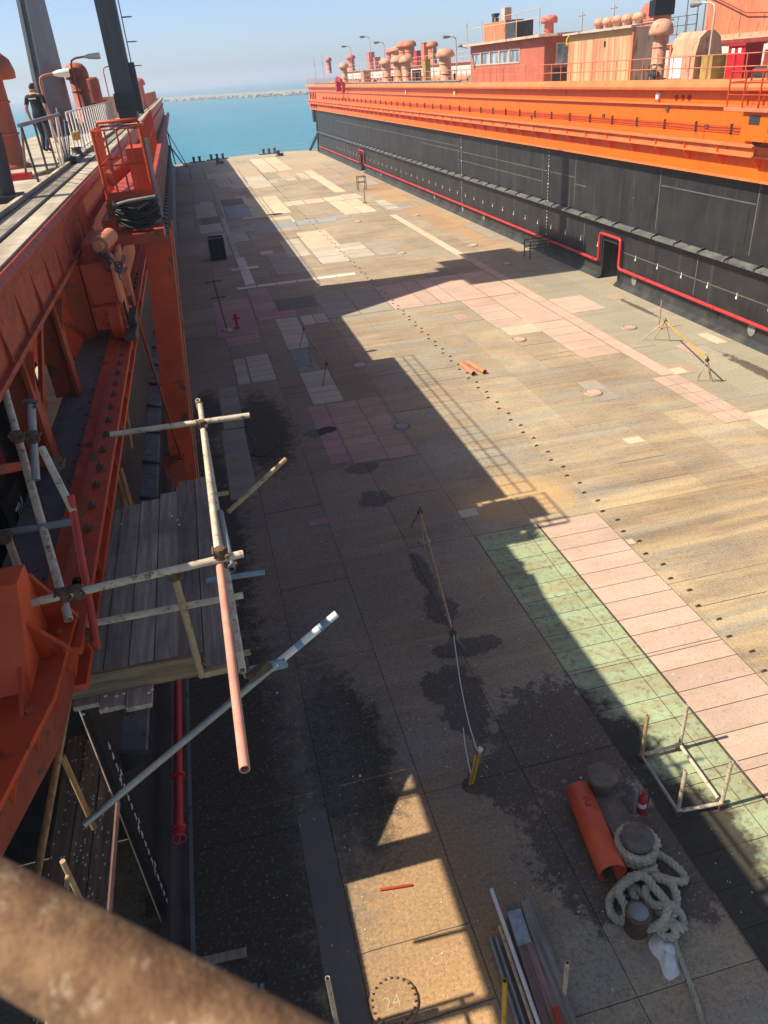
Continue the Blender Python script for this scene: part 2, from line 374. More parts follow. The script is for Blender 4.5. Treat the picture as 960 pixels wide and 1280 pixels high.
def platemat(name, c, wear=.4):
    t = NT(name); oi = t.n('ShaderNodeObjectInfo')
    n1 = t.noise(.8, 6, .65); n2 = t.noise(7, 5, .65); st = t.noise(1, 5, .6, t.vec((.3, 2, 1))); fine = t.noise(50, 2)
    k = .86
    col = t.mix(t.ramp(n1, .35, .65), (c[0]*k, c[1]*k, c[2]*k, 1), c)
    col = t.mix(t.ramp(st, .45, .62, 0, wear*.9), col, hexc(142, 118, 84))
    col = t.mix(t.ramp(n2, .66-wear*.3, .86-wear*.3, 0, .8), col, hexc(104, 82, 60))
    vo = t.n('ShaderNodeTexVoronoi'); vo.inputs['Scale'].default_value = 3.4; t.l(t.pos, vo.inputs['Vector'])
    sc = t.n('ShaderNodeSeparateColor'); t.l(vo.outputs['Color'], sc.inputs[0])
    chip = t.math('MULTIPLY', t.ramp(vo.outputs['Distance'], .05, .03), t.ramp(sc.outputs[0], .80, .84))
    col = t.mix(t.math('MULTIPLY', chip, .7), col, hexc(205, 198, 184))
    nb = t.noise(1.4, 7, .7, t.vec((1, 1, 0), (5.2, 1.7, 0))); oil = None
    for cx, cy, rx, ry in ((5.0, 8.6, 1.3, 1.6), (5.5, 6.2, 1.3, 1.6), (5.6, 3.6, 1.6, 2.4), (2.7, 24.4, .45, .35), (3.1, 24.5, .4, .3)):
        b = t.blob(cx, cy, rx, ry, .25, nb, .7); oil = b if oil is None else t.math('MAXIMUM', oil, b)
    col = t.mix(t.math('MULTIPLY', oil, .93), col, hexc(42, 38, 35))
    grit = t.noise(17, 4, .7); col = t.mix(t.ramp(grit, .52, .74, 0, .4), col, hexc(104, 84, 66)); col = t.mix(t.ramp(fine, .4, .75, 0, .25), col, hexc(80, 66, 54))
    hs = t.n('ShaderNodeHueSaturation'); t.l(col, hs.inputs['Color']); t.l(t.ramp(oi.outputs['Random'], 0, 1, 1.02, 1.2), hs.inputs['Value'])
    t.col(hs.outputs[0]); t.rough(.85); t.b.inputs['Specular IOR Level'].default_value = .25
    t.bump(t.math('ADD', n2, t.math('MULTIPLY', fine, .4)), .25, .008); return t.m
PM = {'pink': platemat('pink_primer_plate', hexc(190, 164, 148), .2), 'green': platemat('green_primer_plate', hexc(156, 170, 136), .5),
      'grey': platemat('grey_primer_plate', hexc(158, 152, 140), .3), 'light': platemat('pale_bare_plate', hexc(186, 178, 162), .22),
      'cream': platemat('cream_bare_plate', hexc(200, 186, 160), .2), 'blue': platemat('bluish_primer_plate', hexc(150, 158, 160), .2),
      'teal': platemat('grey_green_plate', hexc(136, 150, 142), .25), 'mauve': platemat('mauve_primer_plate', hexc(176, 138, 134), .25), 'brown': platemat('brown_pink_plate', hexc(172, 148, 130), .3),
      'white': platemat('white_strip_plate', hexc(218, 210, 196), .12), 'slate': platemat('dark_slate_plate', hexc(112, 106, 100), .2)}
def wingdeck():
    t = NT('wing_deck_paint'); n = t.noise(1.2, 6, .6); f = t.noise(8, 5, .65); s_ = t.noise(1, 5, .6, t.vec((3, .4, 1)))
    col = t.mix(t.ramp(n, .35, .65), hexc(150, 138, 118), hexc(186, 176, 156))
    col = t.mix(t.ramp(s_, .52, .7, 0, .6), col, hexc(120, 104, 84)); col = t.mix(t.ramp(f, .58, .8, 0, .8), col, hexc(104, 78, 58))
    t.col(col); t.rough(.85); t.bump(f, .3, .01); return t.m
M['wingdeck'] = wingdeck()
def seamat():
    t = NT('sea_water'); t.b.inputs['Roughness'].default_value = .28; t.b.inputs['IOR'].default_value = 1.33; t.b.inputs['Specular IOR Level'].default_value = .3
    n = t.noise(.02, 4, .6, t.vec((1, .35, 1))); col = t.mix(t.ramp(n, .35, .65), (0.030, 0.18, 0.22, 1), (0.040, 0.215, 0.255, 1)); t.col(col, False)
    t.bump(t.math('ADD', t.noise(.35, 5, .6, t.vec((1, .5, 1))), t.math('MULTIPLY', t.noise(1.8, 3), .3)), .9, .4); return t.m
M['sea'] = seamat()
def glassmat():
    t = NT('window_glass'); t.b.inputs['Roughness'].default_value = .08; v = t.noise(1.2, 3, .5, t.vec((1, 2.2, .5)))
    t.col(t.mix(t.ramp(v, .4, .6), (0.10, 0.14, 0.16, 1), (0.36, 0.42, 0.42, 1)), False); return t.m
M['glass'] = glassmat()
def rustpipe():
    t = NT('rusty_rail_pipe'); n = t.noise(28, 6, .65); m = t.noise(70, 5, .7); f = t.noise(240, 3, .7)
    col = t.mix(t.ramp(n, .35, .62), hexc(94, 62, 36), hexc(128, 98, 66)); col = t.mix(t.ramp(m, .5, .68, 0, .9), col, hexc(84, 54, 30))
    col = t.mix(t.ramp(t.noise(36, 5, .7, t.vec((1, 1, 1), (3, 3, 3))), .58, .7, 0, .8), col, hexc(176, 160, 134))
    t.col(col); t.rough(.85); t.bump(t.math('ADD', m, f), .9, .002); return t.m
M['rustpipe'] = rustpipe()
def shedmat():
    t = NT('corrugated_shed_paint'); z = t.sep()[2]; n = t.noise(1.3, 5, .6); st = t.noise(1, 4, .5, t.vec((1, 5, .15)))
    col = t.mix(t.ramp(st, .42, .6), (0.58, 0.19, 0.10, 1), (0.66, 0.40, 0.22, 1)); 
    col = t.mix(t.ramp(t.math('ADD', z, t.math('MULTIPLY', n, .5)), 11.75, 11.95), col, (0.55, 0.42, 0.20, 1))
    t.col(col); t.rough(.75); t.bump(n, .2, .01); return t.m
M['shed'] = shedmat()

# ------------------------------------------------------------------ sea, breakwater, pontoon
SEA_Z = -3.2
b = MB(); b.box(-3900, 3900, -600, 5900, SEA_Z-.5, SEA_Z); tag(b.build('sea', M['sea']), kind='structure')
def breakwater():
    P0 = at(210, 127, SEA_Z); P1 = at(383, 118, SEA_Z); d = (P1-P0); d.z = 0; d.normalize(); n = V((-d.y, d.x, 0)); b = MB()
    L = (P1-P0).length
    for i in range(1500):
        t = rnd.uniform(-L*.5, L*2.2); off = rnd.gauss(-2, 5); h = max(.3, 3.6-abs(off)*.3)+rnd.uniform(-.35, .45)
        c = P0+d*t+n*(off+6); r = rnd.uniform(.9, 1.9); vs = []
        for sx in (-1, 1):
            for sy in (-1, 1):
                for sz in (-1, 1): vs.append(c+V((sx*r*rnd.uniform(.7, 1.2), sy*r*rnd.uniform(.7, 1.2), h-r*.8+sz*r*rnd.uniform(.5, 1))))
        b.add(vs, [(0,1,3,2),(4,6,7,5),(0,4,5,1),(2,3,7,6),(0,2,6,4),(1,5,7,3)])
    a = P0-d*L*.5; e = P0+d*L*2.2
    b.prism([a-n*4+V((0,0,-1)), a+n*3+V((0,0,4.2)), a+n*9+V((0,0,4.2)), a+n*18+V((0,0,-1))], e-a)
    tag(b.build('breakwater', M['stone']), 'long pale rock breakwater across the sea at the horizon', 'breakwater', kind='structure')
breakwater()
YN, YF = -7.0, 141.0                      # pontoon ends
pont = MB()
arc = [(-6.4, 137.0), (-2, 138.6), (3, 141.0), (9.5, 143.2), (16, 142.6), (21, 140.6), (25.8, 138.2)]
poly = [(-6.4, YN), (25.8, YN)]+arc[::-1]
pont.prism([(x, y, -2.9) for x, y in poly], (0, 0, 2.88))
M['bed'] = paint('seam_rust', (.045, .032, .024, 1), .9, .3)
pontoon = tag(pont.build('pontoon_deck', M['bed']), kind='structure')
XC = [-2.1, .31, 2.03, 3.85, 5.68, 7.48, 9.38, 11.2, 12.85, 14.53, 16.35, 18.1, 19.8, 21.3]
YR = [-3.0, 0.5, 4.5, 8.5, 12.5, 16.1, 21.4, 26.9, 32.8, 38.3, 43.8, 49.2, 54.6, 60.0, 65.4]
YR2 = [65.4, 74, 83, 92, 101, 110, 119, 128, 137]
def plate(x0, x1, y0, y1, name, m, top=0.0, th=.02, gap=.006):
    b = MB(); b.box(x0+gap, x1-gap, y0+gap, y1-gap, top-th, top); o = b.build(name, m, pontoon, fix=False); return o
for i in range(len(XC)-1):
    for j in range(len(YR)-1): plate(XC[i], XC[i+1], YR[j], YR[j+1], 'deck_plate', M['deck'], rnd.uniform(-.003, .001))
XC2 = [-2.1, 2.03, 5.68, 9.38, 12.85, 16.35, 21.3]
for i in range(len(XC2)-1):
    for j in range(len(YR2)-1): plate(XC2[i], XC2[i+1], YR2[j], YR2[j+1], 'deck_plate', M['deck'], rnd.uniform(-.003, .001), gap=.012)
b = MB(); b.prism([(x, y, -.02) for x, y in [(-6.3, 137)]+arc[1:-1]+[(25.7, 138)]+[(25.7, 137)]], (0, 0, .019)); b.build('lip_plate', M['deck'], pontoon)
for x0_, x1_ in ((-6.3, -2.1), (21.3, 25.7)): b = MB(); b.box(x0_, x1_-.01 if x1_ < 0 else x1_, -6.9, 136.99, -.02, -.001); b.build('side_plate', M['deck'], pontoon)
b = MB(); b.box(-2.09, 21.29, -6.9, -3.01, -.02, -.001); b.build('side_plate', M['deck'], pontoon)
def patch(x0, x1, y0, y1, c, row=None, cols=1, th=.012, top=.006):
    if x1-x0 < .2: return
    n = max(1, round((y1-y0)/row)) if row else 1
    gp = max(.006, .00042*y0); u = MB(); zb = .0016 if top < .005 else .0020; u.box(x0+.004, x1-.004, y0+.004, y1-.004, zb-.001, zb) if top < .005 else u.box(x0+.004, x1-.004, y0+.004, y1-.004, .0022, .0036); u.build('plate_bedding', M['bed'], pontoon, fix=False)
    for i in range(cols):
        for j in range(n):
            plate(x0+(x1-x0)*i/cols, x0+(x1-x0)*(i+1)/cols, y0+(y1-y0)*j/n, y0+(y1-y0)*(j+1)/n, 'painted_plate', PM[c], top+.002+rnd.uniform(-.001, .001), .004 if top < .005 else .006, gp)
for q_ in ((5.70, 7.47), (7.48, 9.26)): u = MB(); u.box(q_[0], q_[1], 2.5, 16.06, .0016, .003); u.build('plate_bedding', M['bed'], pontoon, fix=False)
rows = [2.5, 3.1, 3.7, 4.3, 4.9, 5.5, 6.1, 6.7, 7.3, 7.52, 8.14, 8.75, 9.31, 9.91, 10.4, 10.5, 11.1, 11.65, 12.3, 12.9, 13.5, 14.1, 14.65, 15.25, 16.05]
for k in range(len(rows)-1):
    a, c = rows[k], rows[k+1]
    if c > 3.0:
        plate(5.70, 7.08, a, c, 'painted_plate', PM['green'], .0085, .005, .008); plate(7.08, 7.46, a, c, 'painted_plate', PM['green'], .009, .005, .008)
    plate(7.50, 9.25, a, c, 'painted_plate', PM['pink'], .0085, .005, .009)
RP = []
rq = random.Random(21)
for k in range(74):                       # many faint repair plates between the strongly coloured ones
    far = k < 48
    x = rq.choice(XC[:-1] if not far else XC[1:-1])+rq.uniform(0, .6); y_ = rq.uniform(49, 132) if far else rq.uniform(12, 46)
    if not far: x = max(9.7, x)
    w_ = rq.uniform(.6, 2.4)*(1.3 if far else .8); h_ = rq.uniform(.8, 5)*(1.5 if far else .7)
    if not far and 9.0 < x < 9.8: continue
    RP.append((x, min(20.9, x+w_), y_, y_+h_, rq.choice(('grey', 'light', 'brown', 'cream', 'brown', 'grey')), rq.choice((None, 1.2, 2.4)), 1, .003, .003))
for q in ((9.25, 10.97, 38.3, 43.7, 'pink', 2.7, 1), (10.97, 12.75, 38.3, 43.8, 'pink', 5.5, 2), (12.75, 16.3, 38.3, 44.0, 'pink', 5.7, 2), (12.86, 14.5, 32.85, 38.25, 'pink', 1.4, 1),
          (14.52, 16.3, 32.85, 38.25, 'pink', 5.4, 1), (14.55, 16.3, 27.4, 32.8, 'pink', 1.1, 1), (16.36, 16.98, 24.4, 48, 'pink', 5.9, 1), (15.9, 16.98, 19.75, 24.3, 'pink', .9, 2), (17.0, 18.9, 33.5, 36.3, 'pink', None, 1), (18.7, 19.4, 25.8, 27.3, 'pink', None, 1),
          (16.22, 16.86, 48.1, 67.4, 'cream', 6.4, 1), (5.66, 7.42, 38.35, 43.65, 'grey', .76, 1), (7.44, 9.2, 38.4, 43.75, 'grey', 2.7, 1),
          (2.06, 3.34, 40.2, 46.9, 'mauve', 1.65, 1), (-.12, 2.02, 37.6, 45.0, 'mauve', 2.4, 1), (.25, 1.93, 35.9, 37.55, 'mauve', .8, 1), (2.12, 4.25, 39.75, 41.1, 'mauve', .7, 1), (3.4, 5.6, 41.2, 43.6, 'slate', None, 1),
          (4.27, 5.64, 37.8, 39.6, 'light', None, 2), (2.98, 4.13, 34.2, 39.65, 'light', .75, 1), (3.0, 3.96, 30.87, 34.15, 'teal', .8, 1), (3.02, 4.25, 27.0, 30.82, 'light', .63, 1),
          (.95, 2.0, 30.5, 34.1, 'light', .72, 1), (.36, .9, 30.5, 33.95, 'light', .9, 1), (-.5, .28, 26, 30.4, 'grey', 1.1, 1), (-.6, .25, 20.5, 25.9, 'grey', 1.8, 1),
          (2.76, 3.45, 21.7, 26.9, 'mauve', .65, 1), (3.47, 4.66, 21.5, 26.9, 'brown', .68, 1), (4.68, 5.55, 21.4, 26.9, 'brown', .9, 1),
          (1.46, 2.05, 18.1, 18.5, 'mauve', None, 1), (5.66, 6.2, 17.05, 17.48, 'cream', None, 1), (12.2, 12.8, 19.5, 19.95, 'cream', None, 1), (9.28, 9.48, 14.3, 14.55, 'cream', None, 1),
          (1.5, 9.05, 47.25, 47.9, 'white', None, 6), (2.08, 2.75, 48.2, 57, 'white', 1.5, 1), (2.05, 2.5, 57.1, 76, 'light', 2.4, 1), (2.4, 2.62, 76, 105, 'light', 5, 1),
          (5.05, 7.0, 75.2, 88, 'cream', 6.4, 1), (7.02, 8.7, 75, 88, 'cream', 6.5, 1), (2.66, 5.02, 75.3, 83.4, 'blue', None, 1), (2.72, 11.8, 67.5, 69.8, 'blue', None, 5),
          (8.7, 14.8, 79.2, 82.3, 'cream', None, 3), (12.85, 15.9, 70.1, 79, 'cream', 4.5, 2), (14.7, 16.0, 85, 109, 'cream', 6, 1), (6.85, 9.35, 96, 109, 'light', 6.5, 1), (3.0, 6.8, 100, 118, 'light', 9, 2),
          (.9, 2.0, 58, 68, 'light', 2.5, 1), (-.1, 1.9, 69, 73.5, 'light', 2.2, 1), (.2, 1.9, 74, 77.5, 'slate', None, 1), (-.2, 1.9, 78, 88, 'light', 5, 1), (2.7, 5, 84, 89, 'slate', None, 1), (-1.9, -.4, 70, 79, 'grey', 3, 1), (-.2, 2.2, 89, 98, 'grey', 4.5, 1), (-1.8, 2.0, 112, 130, 'grey', 9, 2), (9.6, 14, 112, 134, 'cream', 11, 2),
          (1.5, 3.4, 52.8, 53.5, 'white', None, 2), (-.22, .29, 4.6, 8.7, 'slate', None, 1))+tuple(RP):
    patch(*q)
M['bead'] = paint('weld_bead', (.10, .085, .07, 1), .8, .3)
rw = random.Random(31)
for k in range(60):                       # irregular butt welds across the plain plates
    i = rw.randrange(1, len(XC)-2); j = rw.randrange(2, len(YR)-2); y_ = rw.uniform(YR[j]+.4, YR[j+1]-.4)
    b = MB(); pts_ = [(XC[i]+.02+(XC[i+1]-XC[i]-.04)*q/8, y_+rw.uniform(-.006, .006), .0) for q in range(9)]; b.path(pts_, .009, 4); b.build('weld_bead', M['bead'], pontoon)
# weld seams inside the plain plates (raised beads) and hatch covers
def hatch(x, y, r=.34, txt=None, m='deck', oval=1.0):
    b = MB(); n = 20; pr = []
    b.lathe((0, 0, .0), [(r, .0), (r, .035), (r*.96, .045), (0.01, .045)], n, False)
    o = b.build('hatch_cover', m if not isinstance(m, str) else M[m], None)
    o.parent = pontoon; o.location = V((x, y, .002))-WL['pontoon_deck']; o.scale = (oval, 1, 1); WL[o.name] = V((x, y, .002))
    bb = MB()
    for i in range(22):
        a = 2*math.pi*i/22; bb.lathe((math.cos(a)*r*.88*oval, math.sin(a)*r*.88, .045), [(.016, 0), (.016, .02), (.006, .024)], 6)
    ob = bb.build('bolt_ring', M['clamp'], None); ob.parent = o; ob.location = (0, 0, .046); ob.scale = (1/oval, 1, 1)
    if txt:
        lettering('hatch_number', txt, r*.75, (x-.02, y-.02, .05), (1, .05, 0), (-.05, 1, 0), M['chalk'], o, .002)
    return o
M['chalk'] = paint('chalk_marking', (.42, .33, .21, 1), .9, .2)
hatch(.65, 5.33, .34, '24')
for x, y in ((13.16, 51.7), (13.13, 44.8), (18.26, 65.8), (18.3, 51.4), (18.2, 44.9), (13.1, 65.9), (5.66, 30.65)): hatch(x, y, .33, m=PM['light'])
for x, y in ((13.13, 30.85), (13.2, 23.85), (18.3, 30.25)): hatch(x, y, .33, m=PM['pink'])
hatch(5.7, 23.7, .3, m=PM['blue']); hatch(.67, 23.5, .32)
pe = None
y = 8.2
while y < 130:
    for dx, dy in ((-.06, 0), (.09, -.55)):
        if y > 62 and dx > 0: continue
        if pe is None:
            b = MB(); b.path([(-.055, 0, 0), (-.045, 0, .022), (0, 0, .036), (.045, 0, .022), (.055, 0, 0)], .012, 6); b.box(-.07, .07, -.028, .028, 0, .008)
            pe = b.build('lifting_eye', M['clamp'], pontoon); pe.location = V((9.5+dx, y+dy, .004))-WL['pontoon_deck']
        else: inst(pe, (9.5+dx, y+dy, .004), pontoon)
    y += 1.12 if y < 40 else 1.75
# loose litter lying on the deck
b = MB()
for i in range(700):
    x = rnd.uniform(-1, 9); yy = rnd.uniform(4, 26); s_ = rnd.uniform(.003, .010)*(1 if i % 25 else 2)
    b.box(x-s_, x+s_*rnd.uniform(.4, 1.5), yy-s_, yy+s_*rnd.uniform(.4, 1.5), .0, .012)
tag(b.build('deck_litter', M['bag']), 'tiny pale chips of litter scattered over the pontoon deck', 'litter', kind='stuff')

# ------------------------------------------------------------------ the two wing walls
DZ = 9.55                                  # wing deck level
def wing(side):
    L = side < 0
    fx = (lambda x: x) if L else (lambda x: 19.17-x)
    def bx(b, x0, x1, y0, y1, z0, z1):
        a, c = fx(x0), fx(x1); b.box(min(a, c), max(a, c), y0, y1, z0, z1); return b
    def pr(b, prof, y0, y1): b.prism([(fx(x), y0, z) for x, z in prof], (0, y1-y0, 0)); return b
    t = thing('dock_wing', (fx(-4.3), 70, 0), 'shaded orange and black wing wall on the near side, carrying the crane' if L else 'sunlit wing wall with orange upper band, black lower wall and red pipe', 'dock wing')
    y0, y1 = (9.1, 135.0) if L else (13.0, 135.0)
    g0 = 16.0 if L else 13.0               # where the closed upper part starts
    n0, n1 = (1.4, 140.5) if L else (13.0, 140.5)
    if L: doors = []
    else: doors = [(37.25, 38.95), (100.5, 102.6)]
    # black lower wall, cut at the doors
    b = MB(); ys = [y0]+[q for d in doors for q in d]+[y1]
    for k in range(len(ys)-1):
        a, c = ys[k], ys[k+1]
        if k % 2 == 0: bx(b, -2.4, -6.3, a, c, 0.0, 6.2)
        else: bx(b, -2.4, -6.3, a, c, 2.05, 6.2); bx(b, -4.2, -6.3, a, c, 0.0, 2.05)
    hull = b.build('hull_wall', M['hull'], t)
    for a, c in doors:
        d = MB()
        for q0, q1, z0, z1 in ((a-.10, a, 0, 2.15), (c, c+.10, 0, 2.15), (a, c, 2.05, 2.15)): bx(d, -2.32, -2.42, q0, q1, z0, z1)
        d.build('door_frame', M['hull'], t)
    # coaming at the foot
    b = MB(); ys2 = [y0 if not L else 5.0]+[q for d in doors for q in d]+[y1]
    for k in range(0, len(ys2)-1, 2): pr(b, [(-2.4, 0), (-2.08, 0), (-2.12, .05), (-2.32, .22), (-2.4, .5)], ys2[k], ys2[k+1])
    b.build('foot_coaming', M['hull'], t)
    # knuckle ledge: plates with gussets between
    pitch = 1.9; yy = y0 if not L else 7.9; first = None; gus = None
    while yy < y1-1:
        if first is None:
            b = MB(); pr(b, [(-2.405, 3.12), (-2.06, 3.05), (-2.05, 2.97), (-2.405, 2.90)], yy, yy+pitch-.03); first = b.build('ledge_plate', M['ledge'], t); c0 = WL[first.name]; ya = yy
            b = MB(); b.prism([(fx(-2.4), yy-.035, 3.24), (fx(-2.03), yy-.035, 3.08), (fx(-2.03), yy-.035, 2.94), (fx(-2.4), yy-.035, 2.84)], (0, .08, 0)); gus = b.build('ledge_gusset', M['hull'], t); c1 = WL[gus.name]
        else:
            inst(first, c0+V((0, yy-ya, 0)), t); inst(gus, c1+V((0, yy-ya, 0)), t)
        yy += pitch
    # orange belts
    belt = MB(); bx(belt, -2.2, -6.25, y0 if not L else 16.06, 139.5, 6.26, 7.08)
    if L: bx(belt, -2.2, -2.29, 9.1, 16.06, 6.29, 7.08)
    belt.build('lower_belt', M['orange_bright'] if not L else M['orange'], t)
    b = MB(); bx(b, -2.02, -6.28, y0 if not L else 9.1, 139.5, 6.2, 6.26); b.build('belt_flange', M['orange_edge'], t)
    b = MB(); ra = 4.7 if L else 13
    ro = 0 if L else -.36
    bx(b, -1.42+ro, -1.8+ro, ra, 139.8, 7.42, 7.48); bx(b, -1.56+ro, -1.62+ro, ra, 139.8, 7.14, 7.42); bx(b, -1.47+ro, -2.25, ra, 139.8, 7.08, 7.14)
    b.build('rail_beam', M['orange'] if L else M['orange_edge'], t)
    b = MB(); bx(b, -1.575+ro, -1.655+ro, ra+.6, 139.5, 7.482, 7.515); b.build('carriage_rail', M['orange_worn'] if L else M['pale_orange'], t)
    # triangular brackets under the rail beam and clips on it
    br = None; yy = ra+.4
    while yy < 139:
        if br is None:
            b = MB(); b.prism([(fx(-2.21), yy, 7.075), (fx(-1.5+ro), yy, 7.075), (fx(-1.5+ro), yy, 7.0), (fx(-2.21), yy, 6.62)], (0, .04, 0))
            b.prism([(fx(-1.56+ro), yy, 7.14), (fx(-1.475+ro), yy, 7.14), (fx(-1.48+ro), yy, 7.41), (fx(-1.56+ro), yy, 7.41)], (0, .03, 0)); br = b.build('rail_bracket', M['orange'] if L else M['orange_bright'], t); c0 = WL[br.name]; ya = yy
        else: inst(br, c0+V((0, yy-ya, 0)), t)
        yy += 1.15 if L and yy < 16 else 2.3
    cl = None; yy = ra+.9
    while yy < (18 if L else 0):
        for dx in (-.085, .085):
            if cl is None:
                b = MB(); bx(b, -1.575+.0, -1.50, yy-.05, yy+.05, 7.482, 7.50); b.lathe((fx(-1.53), yy, 7.50), [(.018, 0), (.018, .035), (.008, .04)], 6); cl = b.build('rail_clip', M['clamp'], t); c0 = WL[cl.name]; ya = yy
            elif dx > 0: inst(cl, c0+V((0, yy-ya, 0)), t)
        yy += .45
    # upper wall, flange, recess, deck edge
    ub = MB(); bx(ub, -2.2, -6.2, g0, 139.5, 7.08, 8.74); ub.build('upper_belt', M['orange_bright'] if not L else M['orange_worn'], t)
    b = MB(); bx(b, -2.05, -6.22, g0, 139.6, 8.74, 8.80); 
    if L: bx(b, -1.98, -2.35, n0, 16.0, 8.72, 8.78)
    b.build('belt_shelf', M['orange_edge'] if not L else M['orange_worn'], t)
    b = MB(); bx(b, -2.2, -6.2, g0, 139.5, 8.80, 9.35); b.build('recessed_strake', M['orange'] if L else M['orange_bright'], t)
    if L:
        b = MB(); bx(b, -2.04, -2.10, n0, 15.98, 8.78, 9.30); b.build('deck_edge_girder', M['orange_worn'], t)
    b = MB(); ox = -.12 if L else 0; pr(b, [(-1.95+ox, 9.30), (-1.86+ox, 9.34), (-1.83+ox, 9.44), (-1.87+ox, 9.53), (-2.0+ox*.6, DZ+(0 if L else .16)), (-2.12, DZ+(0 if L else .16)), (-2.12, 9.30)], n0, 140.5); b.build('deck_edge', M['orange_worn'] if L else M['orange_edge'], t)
    b = MB(); bx(b, -2.12, -6.3, n0, 140.4, 9.352, DZ-.005 if L else DZ); wd = b.build('wing_deck', M['wingdeck'], t)
    if L:
        b = MB(); bx(b, -2.03, -2.30, n0, 139, DZ-.01, DZ+.012); b.build('deck_margin', M['wingdeck'], t)
        b = MB(); bx(b, -2.325, -2.36, n0, 139, DZ-.004, DZ+.035); bx(b, -2.60, -2.70, n0, 139, DZ-.004, DZ+.02); b.build('crane_rail', M['black'], t)
        b = MB(); bx(b, -2.72, -2.80, n0, 139, DZ-.004, DZ+.085); b.build('rail_kerb', M['wingdeck'], t)
        yy = n0; k = 0; pl = None
        while yy < 60:
            if pl is None: b = MB(); bx(b, -2.375, -2.585, yy, yy+1.9, DZ-.003, DZ+.022); pl = b.build('rail_infill_plank', M['plank_grey'], t); c0 = WL[pl.name]; ya = yy
            else: inst(pl, c0+V((0, yy-ya, 0)), t)
            yy += 1.93
    return t, fx, bx, pr, hull
left_wing, fx, bx, pr, hullL = wing(-1)
# --- near end of the left wing: draught column, open gallery
b = MB(); b.box(-2.43, -2.35, 7.22, 7.74, 0, 7.6); col_ = b.build('draught_column', M['black'], left_wing)
b = MB(); b.prism([(-2.47, 7.74, 0), (-2.47, 9.095, 0), (-2.47, 9.095, 5.0), (-2.47, 7.74, 3.87)], (.08, 0, 0)); b.prism([(-2.47, 7.74, 5.02), (-2.47, 9.095, 5.02), (-2.47, 9.095, 7.05), (-2.47, 7.74, 7.05)], (.08, 0, 0))
b.build('end_wall_plate', M['hull'], left_wing)
b = MB(); b.box(-6.29, -6.2, 1.0, 9.09, 0, 7.5); b.build('sun_block_wall', M['greywall'], left_wing)  # unseen wall added to keep sun off the walkway and floor edge
b = MB(); b.tube((-2.44, 7.235, 0), (-2.44, 7.235, 5.2), .015, 6); b.build('column_edge_bead', M['cream_pink'], left_wing)
for k in range(0, 36):
    z = .14+k*.2; d = (k*2) % 10
    txt = ('%dM' % (k//5)) if d == 0 and k else str(d)
    if 3.9 < z < 6.2: continue
    if z > 6.2: continue
    lettering('draught_mark', txt, .17, (-2.348, 7.50, z), (0, 1, 0), (0, 0, 1), M['white'], col_, .002)
lettering('draught_mark', '7M', .27, (-2.348, 7.48, 7.30), (0, 1, 0), (0, 0, 1), M['white'], col_, .002)
lettering('draught_mark', '6', .2, (-2.348, 7.55, 6.80), (0, 1, 0), (0, 0, 1), M['white'], col_, .002)
b = MB(); b.box(-3.4, -2.42, 2.4, 9.1, 6.2, 6.26); b.build('gallery_floor', M['walk_grey'], left_wing)
b = MB(); b.box(-6.3, -2.3, 9.1, 15.98, 6.262, 6.28); b.build('gallery_deck', M['wingdeck'], left_wing)
b = MB(); b.box(-2.28, -1.83, 5.1, 15.9, 7.35, 7.40); b.build('rail_walkway', M['walk_grey'], left_wing)
b = MB(); b.box(-2.80, -2.74, 6.0, 10.5, 6.27, 8.70); b.build('gallery_shade_panel', M['hull'], left_wing)  # added black sheet, stands in for the gallery's shaded depth
for q0, q1 in (((-2.2, 8.3, 7.45), (-2.2, 10.5, 8.68)), ((-2.22, 10.7, 8.68), (-2.22, 13.3, 7.45)), ((-2.2, 5.4, 8.68), (-2.2, 8.2, 7.5))): b = MB(); b.bar(q0, q1, .05, .09); b.build('gallery_brace', M['orange_worn'], left_wing)
for k in range(22): b = MB(); y_ = 5.4+k*.48; b.lathe((-1.88, y_, 7.40), [(.016, 0), (.016, .02)], 6); b.lathe((-2.2, y_, 7.40), [(.016, 0), (.016, .02)], 6); b.build('bolt_pair', M['clamp'], left_wing)
for k in range(3): b = MB(); y_ = 6.6+k*1.3; b.box(-2.74, -2.6, y_, y_+.5, 7.5, 8.1); b.build('switch_box', (M['grey'], M['red_dull'], M['darksteel'])[k], left_wing)
b = MB(); b.box(-6.3, -2.2, 15.98, 16.06, 6.26, 9.35); b.build('gallery_bulkhead', M['orange'], left_wing)
for y_ in (8.25, 10.6, 13.4):
    b = MB(); b.box(-2.36, -2.05, y_-.03, y_+.03, 7.40, 8.72); b.prism([(-2.05, y_-.02, 8.72), (-1.92, y_-.02, 8.72), (-2.05, y_-.02, 8.2)], (0, .04, 0)); b.box(-2.075, -2.03, y_-.13, y_+.13, 7.4, 8.72); b.build('gallery_post', M['orange_worn'], left_wing)
for k in range(13):
    y_ = 2.6+k*1.02; b = MB(); b.prism([(-2.04, y_, 8.785), (-1.99, y_, 8.785), (-2.04, y_, 9.25)], (0, .025, 0)); b.build('girder_stiffener', M['orange_worn'], left_wing)
for k, (x, z) in enumerate(((-2.5, 9.0), (-2.62, 8.92), (-2.9, 8.85), (-3.3, 9.0))):
    b = MB(); b.tube((x, 2.0, z), (x, 15.9, z-.02), (.035, .02, .05, .03)[k], 8); b.build('service_pipe', (M['darksteel'], M['red_dull'], M['grey'], M['black'])[k], left_wing)
for k in range(5):
    y_ = 5.6+k*2.1; b = MB(); b.path(catmull([(-2.3, y_, 8.75), (-2.4, y_+.4, 8.45-.05*k), (-2.35, y_+.9, 8.4), (-2.3, y_+1.5, 8.75)], 6), .018, 6); b.build('hanging_cable', M['black'], left_wing)
